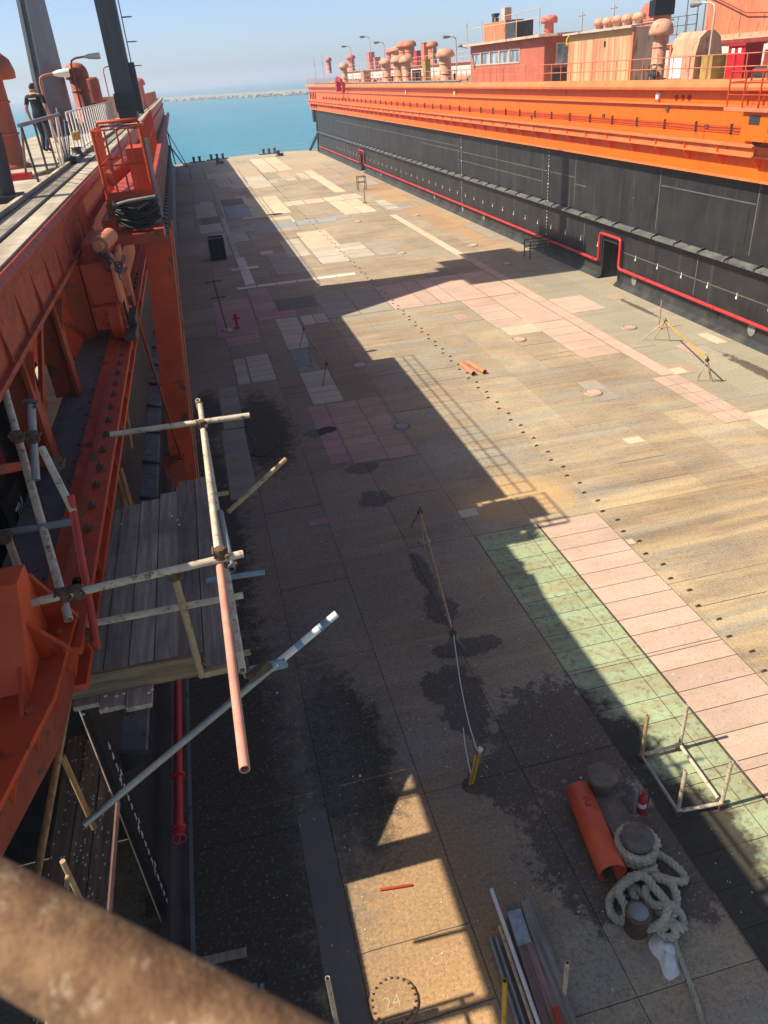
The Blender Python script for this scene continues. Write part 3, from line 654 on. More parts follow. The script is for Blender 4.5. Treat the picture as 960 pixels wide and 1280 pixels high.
for y_ in (2.0, 5.0, 8.6, 12.0):
    b = MB(); b.box(-6.19, -6.05, y_-.08, y_+.08, 6.3 if y_ > 9 else 6.0, 9.099); b.build('outer_post', M['orange'], left_wing)
    b = MB(); b.box(-6.1, -2.1, y_-.05, y_+.05, 9.1, 9.35); b.build('roof_beam', M['orange'], left_wing)
b = MB(); b.tube((-3.0, 9.3, 6.3), (-2.3, 9.6, 8.6), .06, 10); b.tube((-2.9, 9.9, 6.3), (-2.5, 11.5, 8.9), .05, 10); b.tube((-2.3, 9.6, 8.6), (-2.3, 13.2, 8.7), .06, 10); b.build('gallery_pipe', M['orange'], left_wing)
for k in range(7):
    b = MB(); y_ = 12.2+k*.42; b.box(-3.56, -3.52, y_-.018, y_+.018, 6.28, 8.2); b.build('gate_bar', M['black'], left_wing)
for z in (6.6, 7.05, 7.5, 7.95):
    b = MB(); b.box(-3.57, -3.53, 12.0, 15.1, z-.03, z+.03); b.build('gate_rail', M['black'], left_wing)
for sgn_y, r0 in ((0, .3), (.03, .27), (.06, .24), (-.03, .33)):
    b = MB(); b.path([(-2.42+sgn_y, 9.3+r0*math.cos(a*math.pi/10), 7.75+r0*1.25*math.sin(a*math.pi/10)) for a in range(20)], .026, 6, True); b.build('hose_coil', M['black'], left_wing)
b = MB(); b.box(-2.38, -2.2, 9.05, 9.35, 7.75, 8.0); b.build('hose_bracket', M['orange'], left_wing)
# left red fire pipe along the foot
b = MB(); b.tube((-2.02, 8.1, 1.05), (-2.02, 40, 1.05), .075, 12)
for y_ in (8.15, 9.2, 12.5, 17): b.tube((-2.02, y_, 1.05), (-2.02, y_+.06, 1.05), .115, 12)
pL = b.build('fire_main_pipe', M['redpipe'], left_wing)
b = MB(); b.path([(-2.02+.11*math.cos(a*.628), 8.0, 1.05+.11*math.sin(a*.628)) for a in range(10)], .016, 6, True); b.tube((-2.02, 8.1, 1.05), (-2.02, 7.95, 1.05), .03, 8); b.build('valve_wheel', M['redpipe'], pL)
# vertical conduit grey at base
b = MB(); b.box(-2.04, -1.98, 3.0, 30, .12, .16); b.build('foot_strip', M['greywall'], left_wing)
# far end of left wing: raking leg and stay
b = MB(); b.tube((-2.3, 135.2, 3.0), (-.9, 139.2, .05), .11, 8); b.tube((-2.3, 134.5, 6.0), (-2.0, 138.5, .05), .1, 8); b.build('raking_leg', M['hull'], left_wing)

right_wing, fxr, bxr, prr, hullR = wing(1)
XW = 21.57
def rp(z, off=.22): return XW-off
# red pipe stepping over the doors
pts = []; zp = .92
pth = [(22.0, zp), (37.0, zp), (37.0, 2.42), (39.25, 2.42), (39.25, zp), (100.2, zp), (100.2, 2.45), (103, 2.45), (103, zp), (134, zp)]
b = MB(); pts = []
for i, (y_, z_) in enumerate(pth):
    p = V((XW-.2, y_, z_))
    if 0 < i < len(pth)-1:
        a = V((XW-.2,)+pth[i-1]); c = V((XW-.2,)+pth[i+1]); da = (a-p).normalized(); dc = (c-p).normalized()
        pts += [p+da*.16, p+da*.05+dc*.05, p+dc*.16]
    else: pts.append(p)
b.path(pts, .078, 10)
y_ = 23.0
while y_ < 133:
    if not (36.8 < y_ < 39.5 or 99.9 < y_ < 103.2): b.tube((XW-.2, y_, zp), (XW-.2, y_+.07, zp), .11, 10); b.box(XW-.2, XW, y_+1.1, y_+1.16, zp-.11, zp-.07)
    y_ += 5.6
b.build('fire_main_pipe', M['redpipe'], right_wing)
# white drain outlets with their drips, round anodes and access plates, doubler plates, weld seams
dr = None; y_ = 23.4
while y_ < 120:
    if dr is None: b = MB(); b.box(XW-.03, XW, y_-.04, y_+.04, 1.55, 1.66); b.box(XW-.012, XW, y_-.015, y_+.015, 1.66, 1.82); dr = b.build('drain_outlet', M['white'], right_wing); c0 = WL[dr.name]; ya = y_
    elif not (36.8 < y_ < 39.4): inst(dr, c0+V((0, y_-ya, 0)), right_wing)
    y_ += 2.05
for y_ in (26.2, 35.6, 46.3, 58, 63, 71, 92):
    b = MB(); n = 14; ring = [(XW-.02, y_+.24*math.cos(2*math.pi*i/n), .62+.30*math.sin(2*math.pi*i/n)) for i in range(n)]
    b.prism(ring, (-.03, 0, 0)); o = b.build('access_cover', M['grey'], right_wing)
for y_, s_ in ((28.9, .36), (24.6, .3)):
    b = MB(); b.box(XW-.03, XW, y_-s_, y_+s_, .35, .35+1.5*s_); b.build('access_cover', M['hull'], right_wing)
seam = M['grey']
M['seam'] = paint('weld_seam', (.13, .125, .115, 1), .6, .3)
for y_, za, zb in ((24.0, 0.3, 2.7), (27.2, 3.4, 6.1), (30.5, 1.0, 2.7), (34.2, 3.4, 6.1), (41.5, .2, 2.7), (43.0, 3.4, 6.1), (47.5, 3.4, 6.1), (55.5, 3.4, 6.1), (64, 3.4, 6.1), (75, 3.4, 6.1), (88, 3.4, 6.1), (103, 3.4, 6.1), (118, 3.4, 6.1)):
    b = MB(); b.box(XW-.010, XW, y_-.028, y_+.028, za, zb); b.build('weld_seam', M['seam'], right_wing)
for z_, ya_, yb_ in ((5.35, 27.3, 34.1), (4.5, 36.4, 43), (4.85, 43, 75), (4.2, 47.5, 64), (1.75, 22, 37.0), (5.2, 64, 118)):
    b = MB(); b.box(XW-.010, XW, ya_, yb_, z_-.022, z_+.022); b.build('weld_seam', M['seam'], right_wing)
for ya_, yb_, za_, zb_ in ((36.6, 41.6, 3.85, 5.0), (27.6, 33.8, 3.7, 5.25), (34.4, 36.4, 3.95, 4.9)):
    b = MB(); b.box(XW-.014, XW, ya_, yb_, za_, zb_); b.build('doubler_plate', M['hull'], right_wing)
for y_ in (63.2, 46.6):
    bd = MB(); bd.box(XW-.02, XW, y_-.1, y_+.1, .8, 6.1); bdo = bd.build('draught_board', M['black'], right_wing)
    for k in range(4, 30):
        z = .14+k*.2; d = (k*2) % 10
        lettering('draught_mark', ('%dM' % (k//5)) if d == 0 else str(d), .17, (XW-.022, y_, z), (0, -1, 0), (0, 0, 1), M['white'], bdo, .002)
# cables and clips on the upper belt, floodlights, ports
for k, z_ in enumerate((7.86, 7.95, 8.05)):
    b = MB(); y_ = 14.0; p_ = []
    while y_ < 128: p_.append((fxr(-2.14), y_, z_+.012*math.sin(y_*1.3+k))); y_ += 1.2
    b.path(p_, .016, 5); b.build('cable', M['red_dull'], right_wing)
cc = None
for k in range(44):
    y_ = 22+k*2.4
    if cc is None: b = MB(); b.box(fxr(-2.1), fxr(-2.2), y_-.03, y_+.03, 7.76, 8.16); cc = b.build('cable_clip', M['clamp'], right_wing); c0 = WL[cc.name]; ya = y_
    else: inst(cc, c0+V((0, y_-ya, 0)), right_wing)
for px, py in ((822, 119), (568, 116), (507, 115)):
    p = atX(px, py, fxr(-2.08)); b = MB(); b.box(p.x-.03, p.x+.1, p.y-.11, p.y+.11, p.z-.16, p.z+.1); b.box(p.x+.1, fxr(-2.2), p.y-.03, p.y+.03, p.z, p.z+.06); b.build('floodlight', M['white'], right_wing)
for px in (846, 854, 862):
    p = atX(px, 122, fxr(-2.2)); b = MB(); b.tube((p.x, p.y, p.z), (p.x-.05, p.y, p.z), .1, 12, hollow=.2); b.build('port', M['red_dull'], right_wing)
for px, py in ((835, 136), (884, 157), (755, 144), (665, 146)):
    p = atX(px, py, fxr(-2.2)); b = MB(); b.box(p.x-.06, p.x, p.y-.12, p.y+.12, p.z-.1, p.z+.06); b.build('junction_box', M['clamp'], right_wing)
# window openings at the far end (flat dark panels painted in for their shade)
for k in range(4):
    y_ = 133.0+k*1.7
    for za, zb, q in ((7.7, 8.55, 0), (6.4, 7.0, 1)):
        b = MB()
        b.box(fxr(-2.23), fxr(-2.2), y_-.5, y_+.5, za, zb); b.build('end_opening', M['shade_dark'], right_wing)
b = MB(); b.tube((fxr(-2.5), 135.2, 3.0), (fxr(-1.4), 139.6, .05), .22, 8); b.tube((fxr(-2.5), 135.4, 6.1), (fxr(-2.2), 135.5, .05), .18, 8); b.box(fxr(-3.6), fxr(-2.6), 139.5, 141, 4.2, 6.2); b.build('raking_leg', M['hull'], right_wing)
# red davit bracket far along the bulwark
p = atX(424, 100, fxr(-1.8)); b = MB(); b.box(p.x-.5, p.x+.1, p.y-.5, p.y+.5, 8.9, 10.4); b.bar((p.x-.3, p.y, 10.4), (p.x-.3, p.y-3, 10.1), .3, .4); b.box(p.x-.3, p.x, p.y-3.3, p.y-2.7, 8.8, 10.0)
tag(b.build('davit', M['red']), 'red davit bolted on the far end of the sunlit bulwark', 'davit')

# ------------------------------------------------------------------ handrails
def railing(name, p0, p1, h, pitch, m, label, rails=(1.0, .5), r=.022, group=None, post_r=None, name_post='post'):
    p0 = V(p0); p1 = V(p1); t = thing(name, p0, label, 'railing', group)
    for k in rails:
        b = MB(); b.tube(p0+V((0, 0, h*k)), p1+V((0, 0, h*k)), r, 6); b.build('rail', m, t)
    n = max(1, round((p1-p0).length/pitch)); src = None
    for i in range(n+1):
        q = p0+(p1-p0)*(i/n)
        if src is None: b = MB(); b.tube((q.x, q.y, q.z), (q.x, q.y, q.z+h), post_r or r, 6); src = b.build(name_post, m, t); off = WL[src.name]-q
        else: inst(src, q+off, t)
    return t
railing('handrail', (fxr(-2.05), 27.5, 9.7), (fxr(-2.05), 48.5, 9.7), .85, 1.25, M['pale_orange'], 'faded orange handrail in front of the shed and red cabinet')
railing('handrail', (fxr(-2.05), 49.8, 9.7), (fxr(-2.05), 63.2, 9.7), .85, 1.25, M['pale_orange'], 'faded orange handrail in front of the wheelhouse with five windows')
railing('handrail', (fxr(-2.05), 64.2, 9.7), (fxr(-2.05), 139, 9.7), .85, 1.5, M['pale_orange'], 'long pale handrail along the sunlit wing beyond the wheelhouse')

# ------------------------------------------------------------------ things on the sunlit wing deck
def vent(name, loc, r, h, m, label, cap=1.55, group=None, cat='vent', n=18, capm=None):
    t = thing(name, loc, label, cat, group); x, y, z = loc
    b = MB(); b.lathe((x, y, z), [(r*1.25, 0), (r*1.25, .06), (r, .1), (r, h*.82)], n); b.build('pipe', m, t)
    for zf in (.28, .55): b = MB(); b.lathe((x, y, z+h*zf), [(r*1.0, 0), (r*1.08, .01), (r*1.08, .05), (r*1.0, .06)], n); b.build('band', m, t)
    b = MB(); R2 = r*cap; zc = h*.74; hh = h-zc
    b.lathe((x, y, z), [(R2*.82, zc), (R2*.98, zc+.02), (R2, zc+hh*.25), (R2*.92, zc+hh*.6), (R2*.66, zc+hh*.88), (R2*.3, zc+hh*.98), (.01, h)], n); b.build('cap', capm or m, t)
    return t
XR = 22.5
def vx(px, ptop, r, m, label, X=XR, base=DZ, cap=1.55, group='mushroom vents on the wings'):
    p = atX(px, ptop, X); vent('mushroom_vent', (X, p.y, base), r, p.z-base, m, label, cap, group); return p
vx(429, 78, .45, M['peach'], 'small peach mushroom vent nearest the red davit')
vx(482, 72, .48, M['peach'], 'peach mushroom vent left of the close vent pair')
vx(497, 69, .5, M['peach'], 'left one of two peach vents standing close together')
vx(507, 69, .46, M['peach'], 'right one of two peach vents standing close together')
vx(556, 60, .5, M['peach'], 'peach mushroom vent just left of the wheelhouse', 22.5)
vx(719, 41, .34, M['yellow'], 'yellow stemmed vent between wheelhouse and corrugated shed', 22.9)
t = vent('mushroom_vent', (22.5, 37.0, DZ), .32, 2.55, M['peach'], 'tall peach mushroom vent with dark valve between shed and locker', 1.75, 'mushroom vents on the wings')
b = MB(); b.tube((22.1, 36.9, DZ+.35), (22.1, 36.3, DZ+.35), .12, 10); b.lathe((22.15, 36.7, DZ), [(.16, 0), (.16, .5), (.1, .6)], 10); b.path([(22.0+.14*math.cos(a*.7), 36.5, DZ+.62+.14*math.sin(a*.7)) for a in range(9)], .02, 5, True); b.build('valve', M['darksteel'], t)
# wheelhouse
def wheelhouse():
    t = thing('wheelhouse', (23.4, 56, DZ), 'orange wheelhouse with a row of five windows and flat overhanging roof', 'deckhouse')
    x0, x1, ya, yb, z0, z1 = 22.35, 24.9, 49.6, 63.0, DZ, 12.0
    wy0, wy1 = 53.4, 62.6
    b = MB(); b.box(x0, x1, ya, yb, z0, 10.72); b.box(x0, x1, ya, wy0, 10.72, z1); b.box(x0, x1, wy1, yb, 10.72, z1); b.box(x0, x1, wy0, wy1, 11.58, z1); b.box(x0+.12, x1, wy0, wy1, 10.72, 11.58)
    b.build('wall', M['cabin'], t)
    b = MB(); b.prism([(x0-.45, ya-.1, z1), (x0-.45, yb+.5, z1), (x1+.2, yb+.5, z1), (x1+.2, ya-.5, z1), (x0+.6, ya-.5, z1)], (0, 0, .14)); rf = b.build('roof', M['cream_pink'], t)
    n = 5; w_ = (wy1-wy0)/n
    for k in range(n):
        a = wy0+k*w_; f = MB()
        for q in ((a, a+.1, 10.72, 11.58), (a+w_-.1, a+w_, 10.72, 11.58), (a+.1, a+w_-.1, 10.72, 10.8), (a+.1, a+w_-.1, 11.5, 11.58)): f.box(x0-.03, x0+.1, *q)
        wo_ = f.build('window', M['cream_pink'], t); g = MB(); g.box(x0+.05, x0+.08, a+.1, a+w_-.1, 10.8, 11.5); g.build('pane', M['glass'], wo_)
    f = MB()
    for q in ((x0+.75, x0+.85, 10.45, 11.65), (x0+1.75, x0+1.85, 10.45, 11.65)): f.box(q[0], q[1], ya-.04, ya, q[2], q[3])
    f.box(x0+.85, x0+1.75, ya-.04, ya, 11.55, 11.65); f.box(x0+.85, x0+1.75, ya-.04, ya, 10.45, 10.55)
    d = f.build('window', M['cream_pink'], t); g = MB(); g.box(x0+.85, x0+1.75, ya-.02, ya-.005, 10.55, 11.55); g.build('pane', M['glass'], d)
    b = MB(); b.box(x0+.6, x0+1.5, ya-.03, ya, 9.6, 10.3); b.build('machinery_grille', M['darksteel'], t)
    b = MB(); b.box(x0+1.0, x0+2.4, 58.5, 62.8, 12.14, 13.35); hb = b.build('roof_housing', M['pale_orange'], t)
    b = MB(); b.box(x0+.98, x0+1.0, 56.6, 58.5, 12.14, 13.2); b.box(x0+1.0, x0+2.4, 56.9, 58.48, 12.14, 13.2); b.build('dark_locker', M['darksteel'], t)
    b = MB(); b.tube((x0+1.3, 61.2, 13.3), (x0+1.3, 61.2, 13.75), .25, 10); b.box(x0+1.1, x0+1.5, 60.9, 61.5, 13.75, 13.9); b.build('exhaust', M['darksteel'], hb)
    b = MB(); b.box(x0+1.1, x0+1.6, 58.9, 59.5, 13.35, 14.1); b.build('white_stack', M['cream_pink'], hb)
    v = MB(); v.lathe((x0+.7, 50.6, 12.14), [(.3, 0), (.28, .55), (.5, .56), (.52, .8), (.4, .95), (.01, 1.0)], 16); v.build('roof_vent', M['pink'], t)
    for y_ in (50.0, 53.6, 57.4, 60, 63.2):
        b = MB(); b.tube((x0-.2, y_, 12.1), (x0-.2, y_, 13.5), .03, 6); b.build('roof_post', M['cream_pink'], t)
    b = MB(); b.tube((x0-.2, 50, 13.0), (x0-.2, 63.2, 13.1), .025, 6); b.tube((x0-.2, 50, 13.5), (x0-.2, 57, 13.45), .02, 6); b.build('roof_rail', M['cream_pink'], t)
    p = V((x0-.4, 62.6, 11.9)); b = MB(); b.tube(p, p+V((-.7, -.4, .15)), .03, 6); b.lathe(p+V((-.75, -.5, .1)), [(.05, 0), (.22, .02), (.16, .16), (.02, .2)], 10); b.build('wall_lamp', M['grey'], t)
wheelhouse()
def shed():
    t = thing('corrugated_shed', (23.2, 43, DZ), 'peach corrugated shed with rust streaks and five caps on its roof', 'shed')
    x0, x1, ya, yb = 22.4, 24.2, 39.2, 46.4
    n = 30; vs = []; 
    b = MB(); top = lambda y: 11.98-.0*(y-ya)+.02
    prof = []
    for i in range(n*4+1):
        y_ = ya+(yb-ya)*i/(n*4); ph = i % 4; prof.append((x0-(.035 if ph in (1, 2) else 0), y_))
    vs = [(x, y_, DZ) for x, y_ in prof]+[(x, y_, 11.9) for x, y_ in prof]; m_ = len(prof)
    b.add(vs, [(i, i+1, m_+i+1, m_+i) for i in range(m_-1)]); b.build('front_sheet', M['shed'], t)
    b = MB(); b.box(x0+.02, x1, ya, yb, DZ, 11.9); b.build('wall', M['cream_pink'], t)
    b = MB(); b.prism([(x0-.3, ya-.15, 11.9), (x1+.2, ya-.15, 12.05), (x1+.2, ya-.15, 12.13), (x0-.3, ya-.15, 11.98)], (0, yb-ya+.4, 0)); b.build('roof', M['cream_pink'], t)
    b = MB(); b.bar((x0-.06, ya-.06, DZ), (x0-.06, ya-.06, 11.95), .12, .12); b.build('corner_post', M['pale_orange'], t)
    b = MB(); b.box(x0-.05, x0-.036, 42.0, 42.16, 11.2, 11.45); b.build('vent_slot', M['black'], t)
    for k in range(5):
        y_ = 40.3+k*1.02; v = MB(); v.lathe((x0+.8, y_, 12.03), [(.2, 0), (.2, .18), (.34, .2), (.36, .34), (.26, .48), (.01, .52)], 14); v.build('roof_cap', M['peach'], t)
shed()
# canvas-topped locker: barrel shape cut off
t = thing('canvas_locker', (22.9, 34.8, DZ), 'pale canvas covered locker with rounded top beside tall vent', 'locker')
prof = [(22.3, DZ), (22.3, 10.6), (22.45, 11.2), (22.75, 11.46), (23.1, 11.46), (23.45, 11.2), (23.6, 10.6), (23.6, DZ)]
b = MB(); b.prism([(x, 33.75, z) for x, z in prof], (0, 2.0, 0)); b.build('cover', M['peach'], t)
b = MB(); b.box(22.27, 22.3, 34.7, 35.6, 9.7, 10.5); b.build('front_panel', M['white'], t)
b = MB(); b.box(22.26, 22.3, 35.62, 35.78, DZ, 11.0); b.build('edge_strip', M['pale_orange'], t)
b = MB(); b.box(22.5, 23.2, 32.75, 33.55, DZ, 10.55); o = b.build('ochre_cabinet', M['ochre']); tag(o, 'small ochre cabinet beside the canvas covered locker', 'cabinet')
# red cabinet with two white labels
t = thing('red_cabinet', (22.8, 31.2, DZ), 'bright red steel fire cabinet with two white labels and a lid', 'cabinet')
b = MB(); b.box(22.5, 23.3, 30.65, 31.75, DZ, 10.80); b.build('body', M['red'], t)
b = MB(); b.box(22.42, 23.36, 30.58, 31.82, 10.80, 10.88); b.build('lid', M['red'], t)
for y_ in (31.0, 31.42): b = MB(); b.box(22.485, 22.5, y_-.09, y_+.09, 10.55, 10.72); b.build('label', M['white'], t)
b = MB(); b.box(22.48, 22.5, 31.19, 31.21, DZ+.1, 10.5); b.build('door_gap', M['black'], t)
t = thing('winch', (23.2, 29.3, DZ), 'dark red winch housing right of the red cabinet', 'winch')
b = MB(); b.box(22.9, 24.0, 28.6, 30.0, 9.85, 10.6); b.build('housing', M['red_dull'], t); b = MB(); b.tube((22.6, 28.8, 9.85), (22.6, 29.9, 9.85), .2, 12); b.build('drum', M['darksteel'], t); b = MB(); b.box(22.5, 24.2, 28.5, 30.2, DZ, 9.66); b.build('base', M['grey'], t)
b = MB(); b.box(23.0, 23.6, 31.95, 32.5, DZ, 10.5); tag(b.build('white_box', M['white']), 'white electrical box between ochre and red cabinets', 'electrical box')
for k, (px, w_) in enumerate(((590, .3), (520, .6), (533, .5), (455, .9))):
    p = atX(px, 100, 23.2); b = MB(); hh = (.5, 1.1, 1.9, 1.4)[k]; b.box(23.0, 23.0+w_, p.y-w_, p.y+w_, DZ, DZ+hh); b.box(22.96, 23.04+w_, p.y-w_-.04, p.y+w_+.04, DZ+hh, DZ+hh+.06)
    tag(b.build('deck_locker', (M['grey'], M['darksteel'], M['ochre'], M['peach'])[k]), ('grey deck box against the left end of the wheelhouse', 'dark deck box behind the peach vents', 'tall ochre deck cupboard left of the wheelhouse vent', 'wide peach deck cupboard near the far vent')[k], 'deck box')
def lamp(name, base, h, arm, m, label, head=.5, group='lamp posts on the wings', hm=None):
    t = thing(name, base, label, 'lamp post', group); p = V(base); a = V(arm)
    b = MB(); b.path([p, p+V((0, 0, h*.9)), p+V((0, 0, h*.97))+a*.06, p+V((0, 0, h))+a*.25, p+V((0, 0, h+.04))+a*.7], .042, 8); b.lathe(p, [(.12, 0), (.12, .03), (.05, .05)], 8); b.build('post', m, t)
    d = a.normalized(); q = p+V((0, 0, h+.03))+a*.65; b = MB(); b.path([q, q+d*head*.3, q+d*head*.75, q+d*head], lambda s_: .05+.08*math.sin(min(1, s_*1.2)*math.pi*.6), 8); b.build('lamp_head', hm or M['grey'], t)
    return t
lamp('lamp_post', (22.2, 32.6, DZ), 2.85, (-.35, .95, 0), M['cream_pink'], 'bent lamp post in front of the white band, left of red cabinet')
for k, (px, py, X) in enumerate(((462, 46, 24.6), (438, 58, 24.6), (480, 53, 24.8), (570, 46, 24.8))):
    p = atX(px, py, X); lamp('lamp_post', (X, p.y, DZ), p.z-DZ, (-.9, -.3, 0), M['cream_pink'], 'thin far lamp post, number %s from the wheelhouse' % ('third', 'fourth', 'second', 'first')[k] if False else ('thin lamp post above the closest vent pair', 'thin lamp post above the smaller far vent', 'thin lamp post just left of the close vents', 'thin lamp post left of the wheelhouse windows')[k], .8)
for k, (px, py) in enumerate(((392, 70), (402, 68), (541, 60), (728, 15), (768, 5))):
    X = 26.5; p = atX(px, py, X); t = thing('antenna_mast', (X, p.y, DZ), ('thin mast at the far tip of the sunlit wing', 'second thin mast near the far tip of the sunlit wing', 'thin mast behind the vent beside the wheelhouse', 'thin aerial above the left end of the shed', 'aerial mast rising behind the caps of the shed')[k], 'mast')
    b = MB(); b.tube((X, p.y, 3), (X, p.y, p.z), .05, 6); b.build('pole', M['cream_pink'], t); b = MB(); b.tube((X, p.y-.4, p.z-.2), (X, p.y+.4, p.z-.2), .03, 5); b.build('crossbar', M['grey'], t)

rv = random.Random(9); src = None
VL = ['dark handwheel valve on the sunlit wing deck, nearest the wheelhouse', 'dark handwheel valve on the sunlit wing, second from the wheelhouse', 'dark handwheel valve on the sunlit wing, third from the wheelhouse', 'dark handwheel valve on the sunlit wing, farthest from the wheelhouse']
for k in range(4):
    loc = (22.3+.1*k, (66.8, 77.5, 88.0, 99.0)[k], DZ)
    if src is None:
        src = thing('deck_valve', loc, VL[0], 'valve', 'valves among the far vents'); p = V(loc)
        b = MB(); b.lathe(p, [(.2, 0), (.2, .05), (.09, .08), (.09, .6), (.14, .62), (.14, .72), (.03, .74), (.03, .95)], 10); b.build('stem', M['darksteel'], src)
        b = MB(); b.path([p+V((.22*math.cos(a*.63), .22*math.sin(a*.63), .95)) for a in range(10)], .025, 5, True); b.bar(p+V((-.2, 0, .95)), p+V((.2, 0, .95)), .03, .03); b.build('handwheel', M['red_dull'], src)
    else: copy_thing(src, loc, VL[k], scale=(rv.uniform(.9, 1.3),)*3)
for k, (x, r, mm, lab) in enumerate(((22.0, .09, 'grey', 'grey pipe running along the sunlit wing deck behind the handrail'), (24.7, .14, 'pale_orange', 'fat faded orange pipe running along the back of the sunlit wing'))):
    t = thing('deck_pipe', (x, 64.5, DZ), lab, 'pipe'); b = MB(); b.tube((x, 64.5, DZ+.22), (x, 137, DZ+.22), r, 8); b.build('pipe_run', M[mm], t)
    for j in range(15): b = MB(); y_ = 65+j*4.9; b.box(x-.12, x+.12, y_, y_+.12, DZ, DZ+.2); b.build('saddle', M['grey'], t)
# ------------------------------------------------------------------ second dock lying behind the sunlit wing
t = thing('second_dock_wing', (35, 80, SEA_Z), 'off-white wing of a second dock lying behind the orange one', 'dock wing')
b = MB(); b.box(33, 38, 30, 170, SEA_Z, 10.85); b.build('hull_wall', M['bandwall'], t)
b = MB(); b.box(32.9, 38.1, 30, 170.1, 10.85, 11.05); b.build('deck_edge', M['red_dull'], t)
b = MB(); b.box(33.02, 37.9, 30.1, 169.9, 11.05, 11.12); b.build('deck', M['wingdeck'], t)
b = MB(); b.box(32.94, 33, 34, 169, 8.4, 9.9); b.build('lower_strake', M['cream_pink'], t)
op = None
for k in range(26):
    y_ = 110+k*2.2
    if op is None: b = MB(); b.box(32.90, 32.95, y_-.7, y_+.7, 8.6, 9.8); op = b.build('opening', M['shade_dark'], t); c0 = WL[op.name]; ya = y_  # dark flat panels painted in as the shade of openings
    else: inst(op, c0+V((0, y_-ya, 0)), t)
for k, (px, pt, r, mm, lab) in enumerate(((410, 71, .55, 'pink', 'far pink vent near the tip of the second dock'), (438, 68, .7, 'pink', 'pink vent with dark twin behind the far mast'), (488, 60, .7, 'pink', 'pink vent behind the close peach pair, left'), (494.5, 58, .8, 'peach', 'peach vent behind the close peach pair'),
        (504, 51, .8, 'pale_orange', 'tall orange vent behind the close pair, left one'), (511.5, 50, .75, 'pale_orange', 'tall orange vent behind the close pair, right one'), (540, 51, .6, 'pale_orange', 'orange vent standing behind the ochre cupboard'))):
    p = atX(px, pt, 35); vent('far_vent', (35, p.y, 11.1), r, p.z-11.1, M[mm], lab, 1.4, 'vents on the second dock', n=12)
for k, (px, pt, w_, h0, mm, lab) in enumerate(((463, 66, 1.0, 1, 'pink', 'pink locker on the second dock between far masts'), (471, 72, .6, 1, 'pink', 'low pink locker on the second dock'), (532, 54, .8, 1, 'pale_orange', 'tall orange duct on the second dock'), (523, 64, .8, 1, 'red', 'red box on the second dock'))):
    p = atX(px, pt, 35); b = MB(); b.box(34.5, 35.5, p.y-w_, p.y+w_, 11.1, p.z); b.box(34.45, 35.55, p.y-w_-.05, p.y+w_+.05, p.z, p.z+.08); tag(b.build('dock_locker', M[mm]), lab, 'locker')
railing('handrail', (33.1, 60, 11.1), (33.1, 168, 11.1), 1.0, 3.0, M['cream_pink'], 'thin pale handrail along the edge of the second dock', r=.03)
t = thing('orange_deckhouse', (36, 44, 11.1), 'large orange deckhouse on the second dock at the right edge', 'deckhouse')
b = MB(); b.box(33.6, 38, 30, 50.2, 11.12, 16); b.build('wall', M['pale_orange'], t)
b = MB(); b.box(33.55, 33.6, 30, 50.2, 11.12, 11.35); b.build('skirting', M['peach'], t)
b = MB(); b.path([(33.4, 50, 13.6-.0), (33.4, 46, 12.35), (33.4, 43.5, 12.2), (33.4, 40, 13.2), (33.4, 36, 15.2)], .035, 6); b.build('slung_cable', M['red_dull'], t)
for y_ in (51.0, 51.8, 53.0): b = MB(); b.tube((34, y_, 11.1), (34, y_, 15), .05, 6); b.build('stay_pipe', M['grey'], t)
t = thing('funnel', (34.8, 57.5, 11.1), 'raked orange funnel with black mouth behind the tall vent', 'funnel')
p = atX(815, 18, 34.5); 
b = MB(); b.prism([(34, p.y-1.1, 11.1), (34, p.y+1.7, 11.1), (34, p.y+.9, 13.2), (34, p.y+.2, 13.75), (34, p.y-.6, 13.75), (34, p.y-1.1, 13.3)], (1.4, 0, 0)); b.build('casing', M['pink'], t)
b = MB(); b.box(33.9, 35.45, p.y-1.35, p.y-.55, 12.9, 13.85); b.build('mouth', M['black'], t)
railing('handrail', (33.2, 50.5, 11.1), (33.2, 57, 11.1), 1.5, 1.0, M['darksteel'], 'dark handrail beside the big orange deckhouse', rails=(1, .66, .33))

# ------------------------------------------------------------------ things on the left wing deck
t = vent('mushroom_vent', (-4.3, 21.8, DZ), .43, 2.52, M['terracotta'], 'big terracotta mushroom vent cut by the left edge, near the man', 1.75, 'mushroom vents on the wings')
p = atY(92, 78, 46); t = vent('mushroom_vent', (p.x, 46, DZ), .42, p.z-DZ, M['terracotta'], 'terracotta mushroom vent standing between the two crane legs', 1.38, 'mushroom vents on the wings')
p = atY(110, 97, 49); b = MB(); b.lathe((p.x+.02, 49, DZ), [(.5, 0), (.5, p.z-DZ-.15), (.42, p.z-DZ), (.01, p.z-DZ+.02)], 16); tag(b.build('vent_pipe', M['terracotta']), 'plain terracotta vent pipe just right of the mushroom vent', 'vent')
p = atY(171, 97, 75); vent('mushroom_vent', (p.x, 75, DZ), .38, p.z-DZ, M['pink'], 'small pink mushroom vent beyond the second crane leg', 1.5, 'mushroom vents on the wings')
p = at(70, 178, DZ); lamp('lamp_post', (p.x, p.y, DZ), 2.85-.75, (.75, .1, 0), M['terracotta'], 'orange lamp post beside the man on the left wing', .55, hm=M['white'])
p = atY(104, 72, 42); lamp('lamp_post', (p.x-.6, 42, DZ), p.z-DZ, (1.0, .1, 0), M['terracotta'], 'lamp post whose white head shows above the middle vent', .7, hm=M['white'])
p = atY(128, 84, 62); lamp('lamp_post', (p.x, 62, DZ), p.z-DZ, (.8, .1, 0), M['terracotta'], 'thin orange lamp post left of the second crane leg', .7, hm=M['grey'])
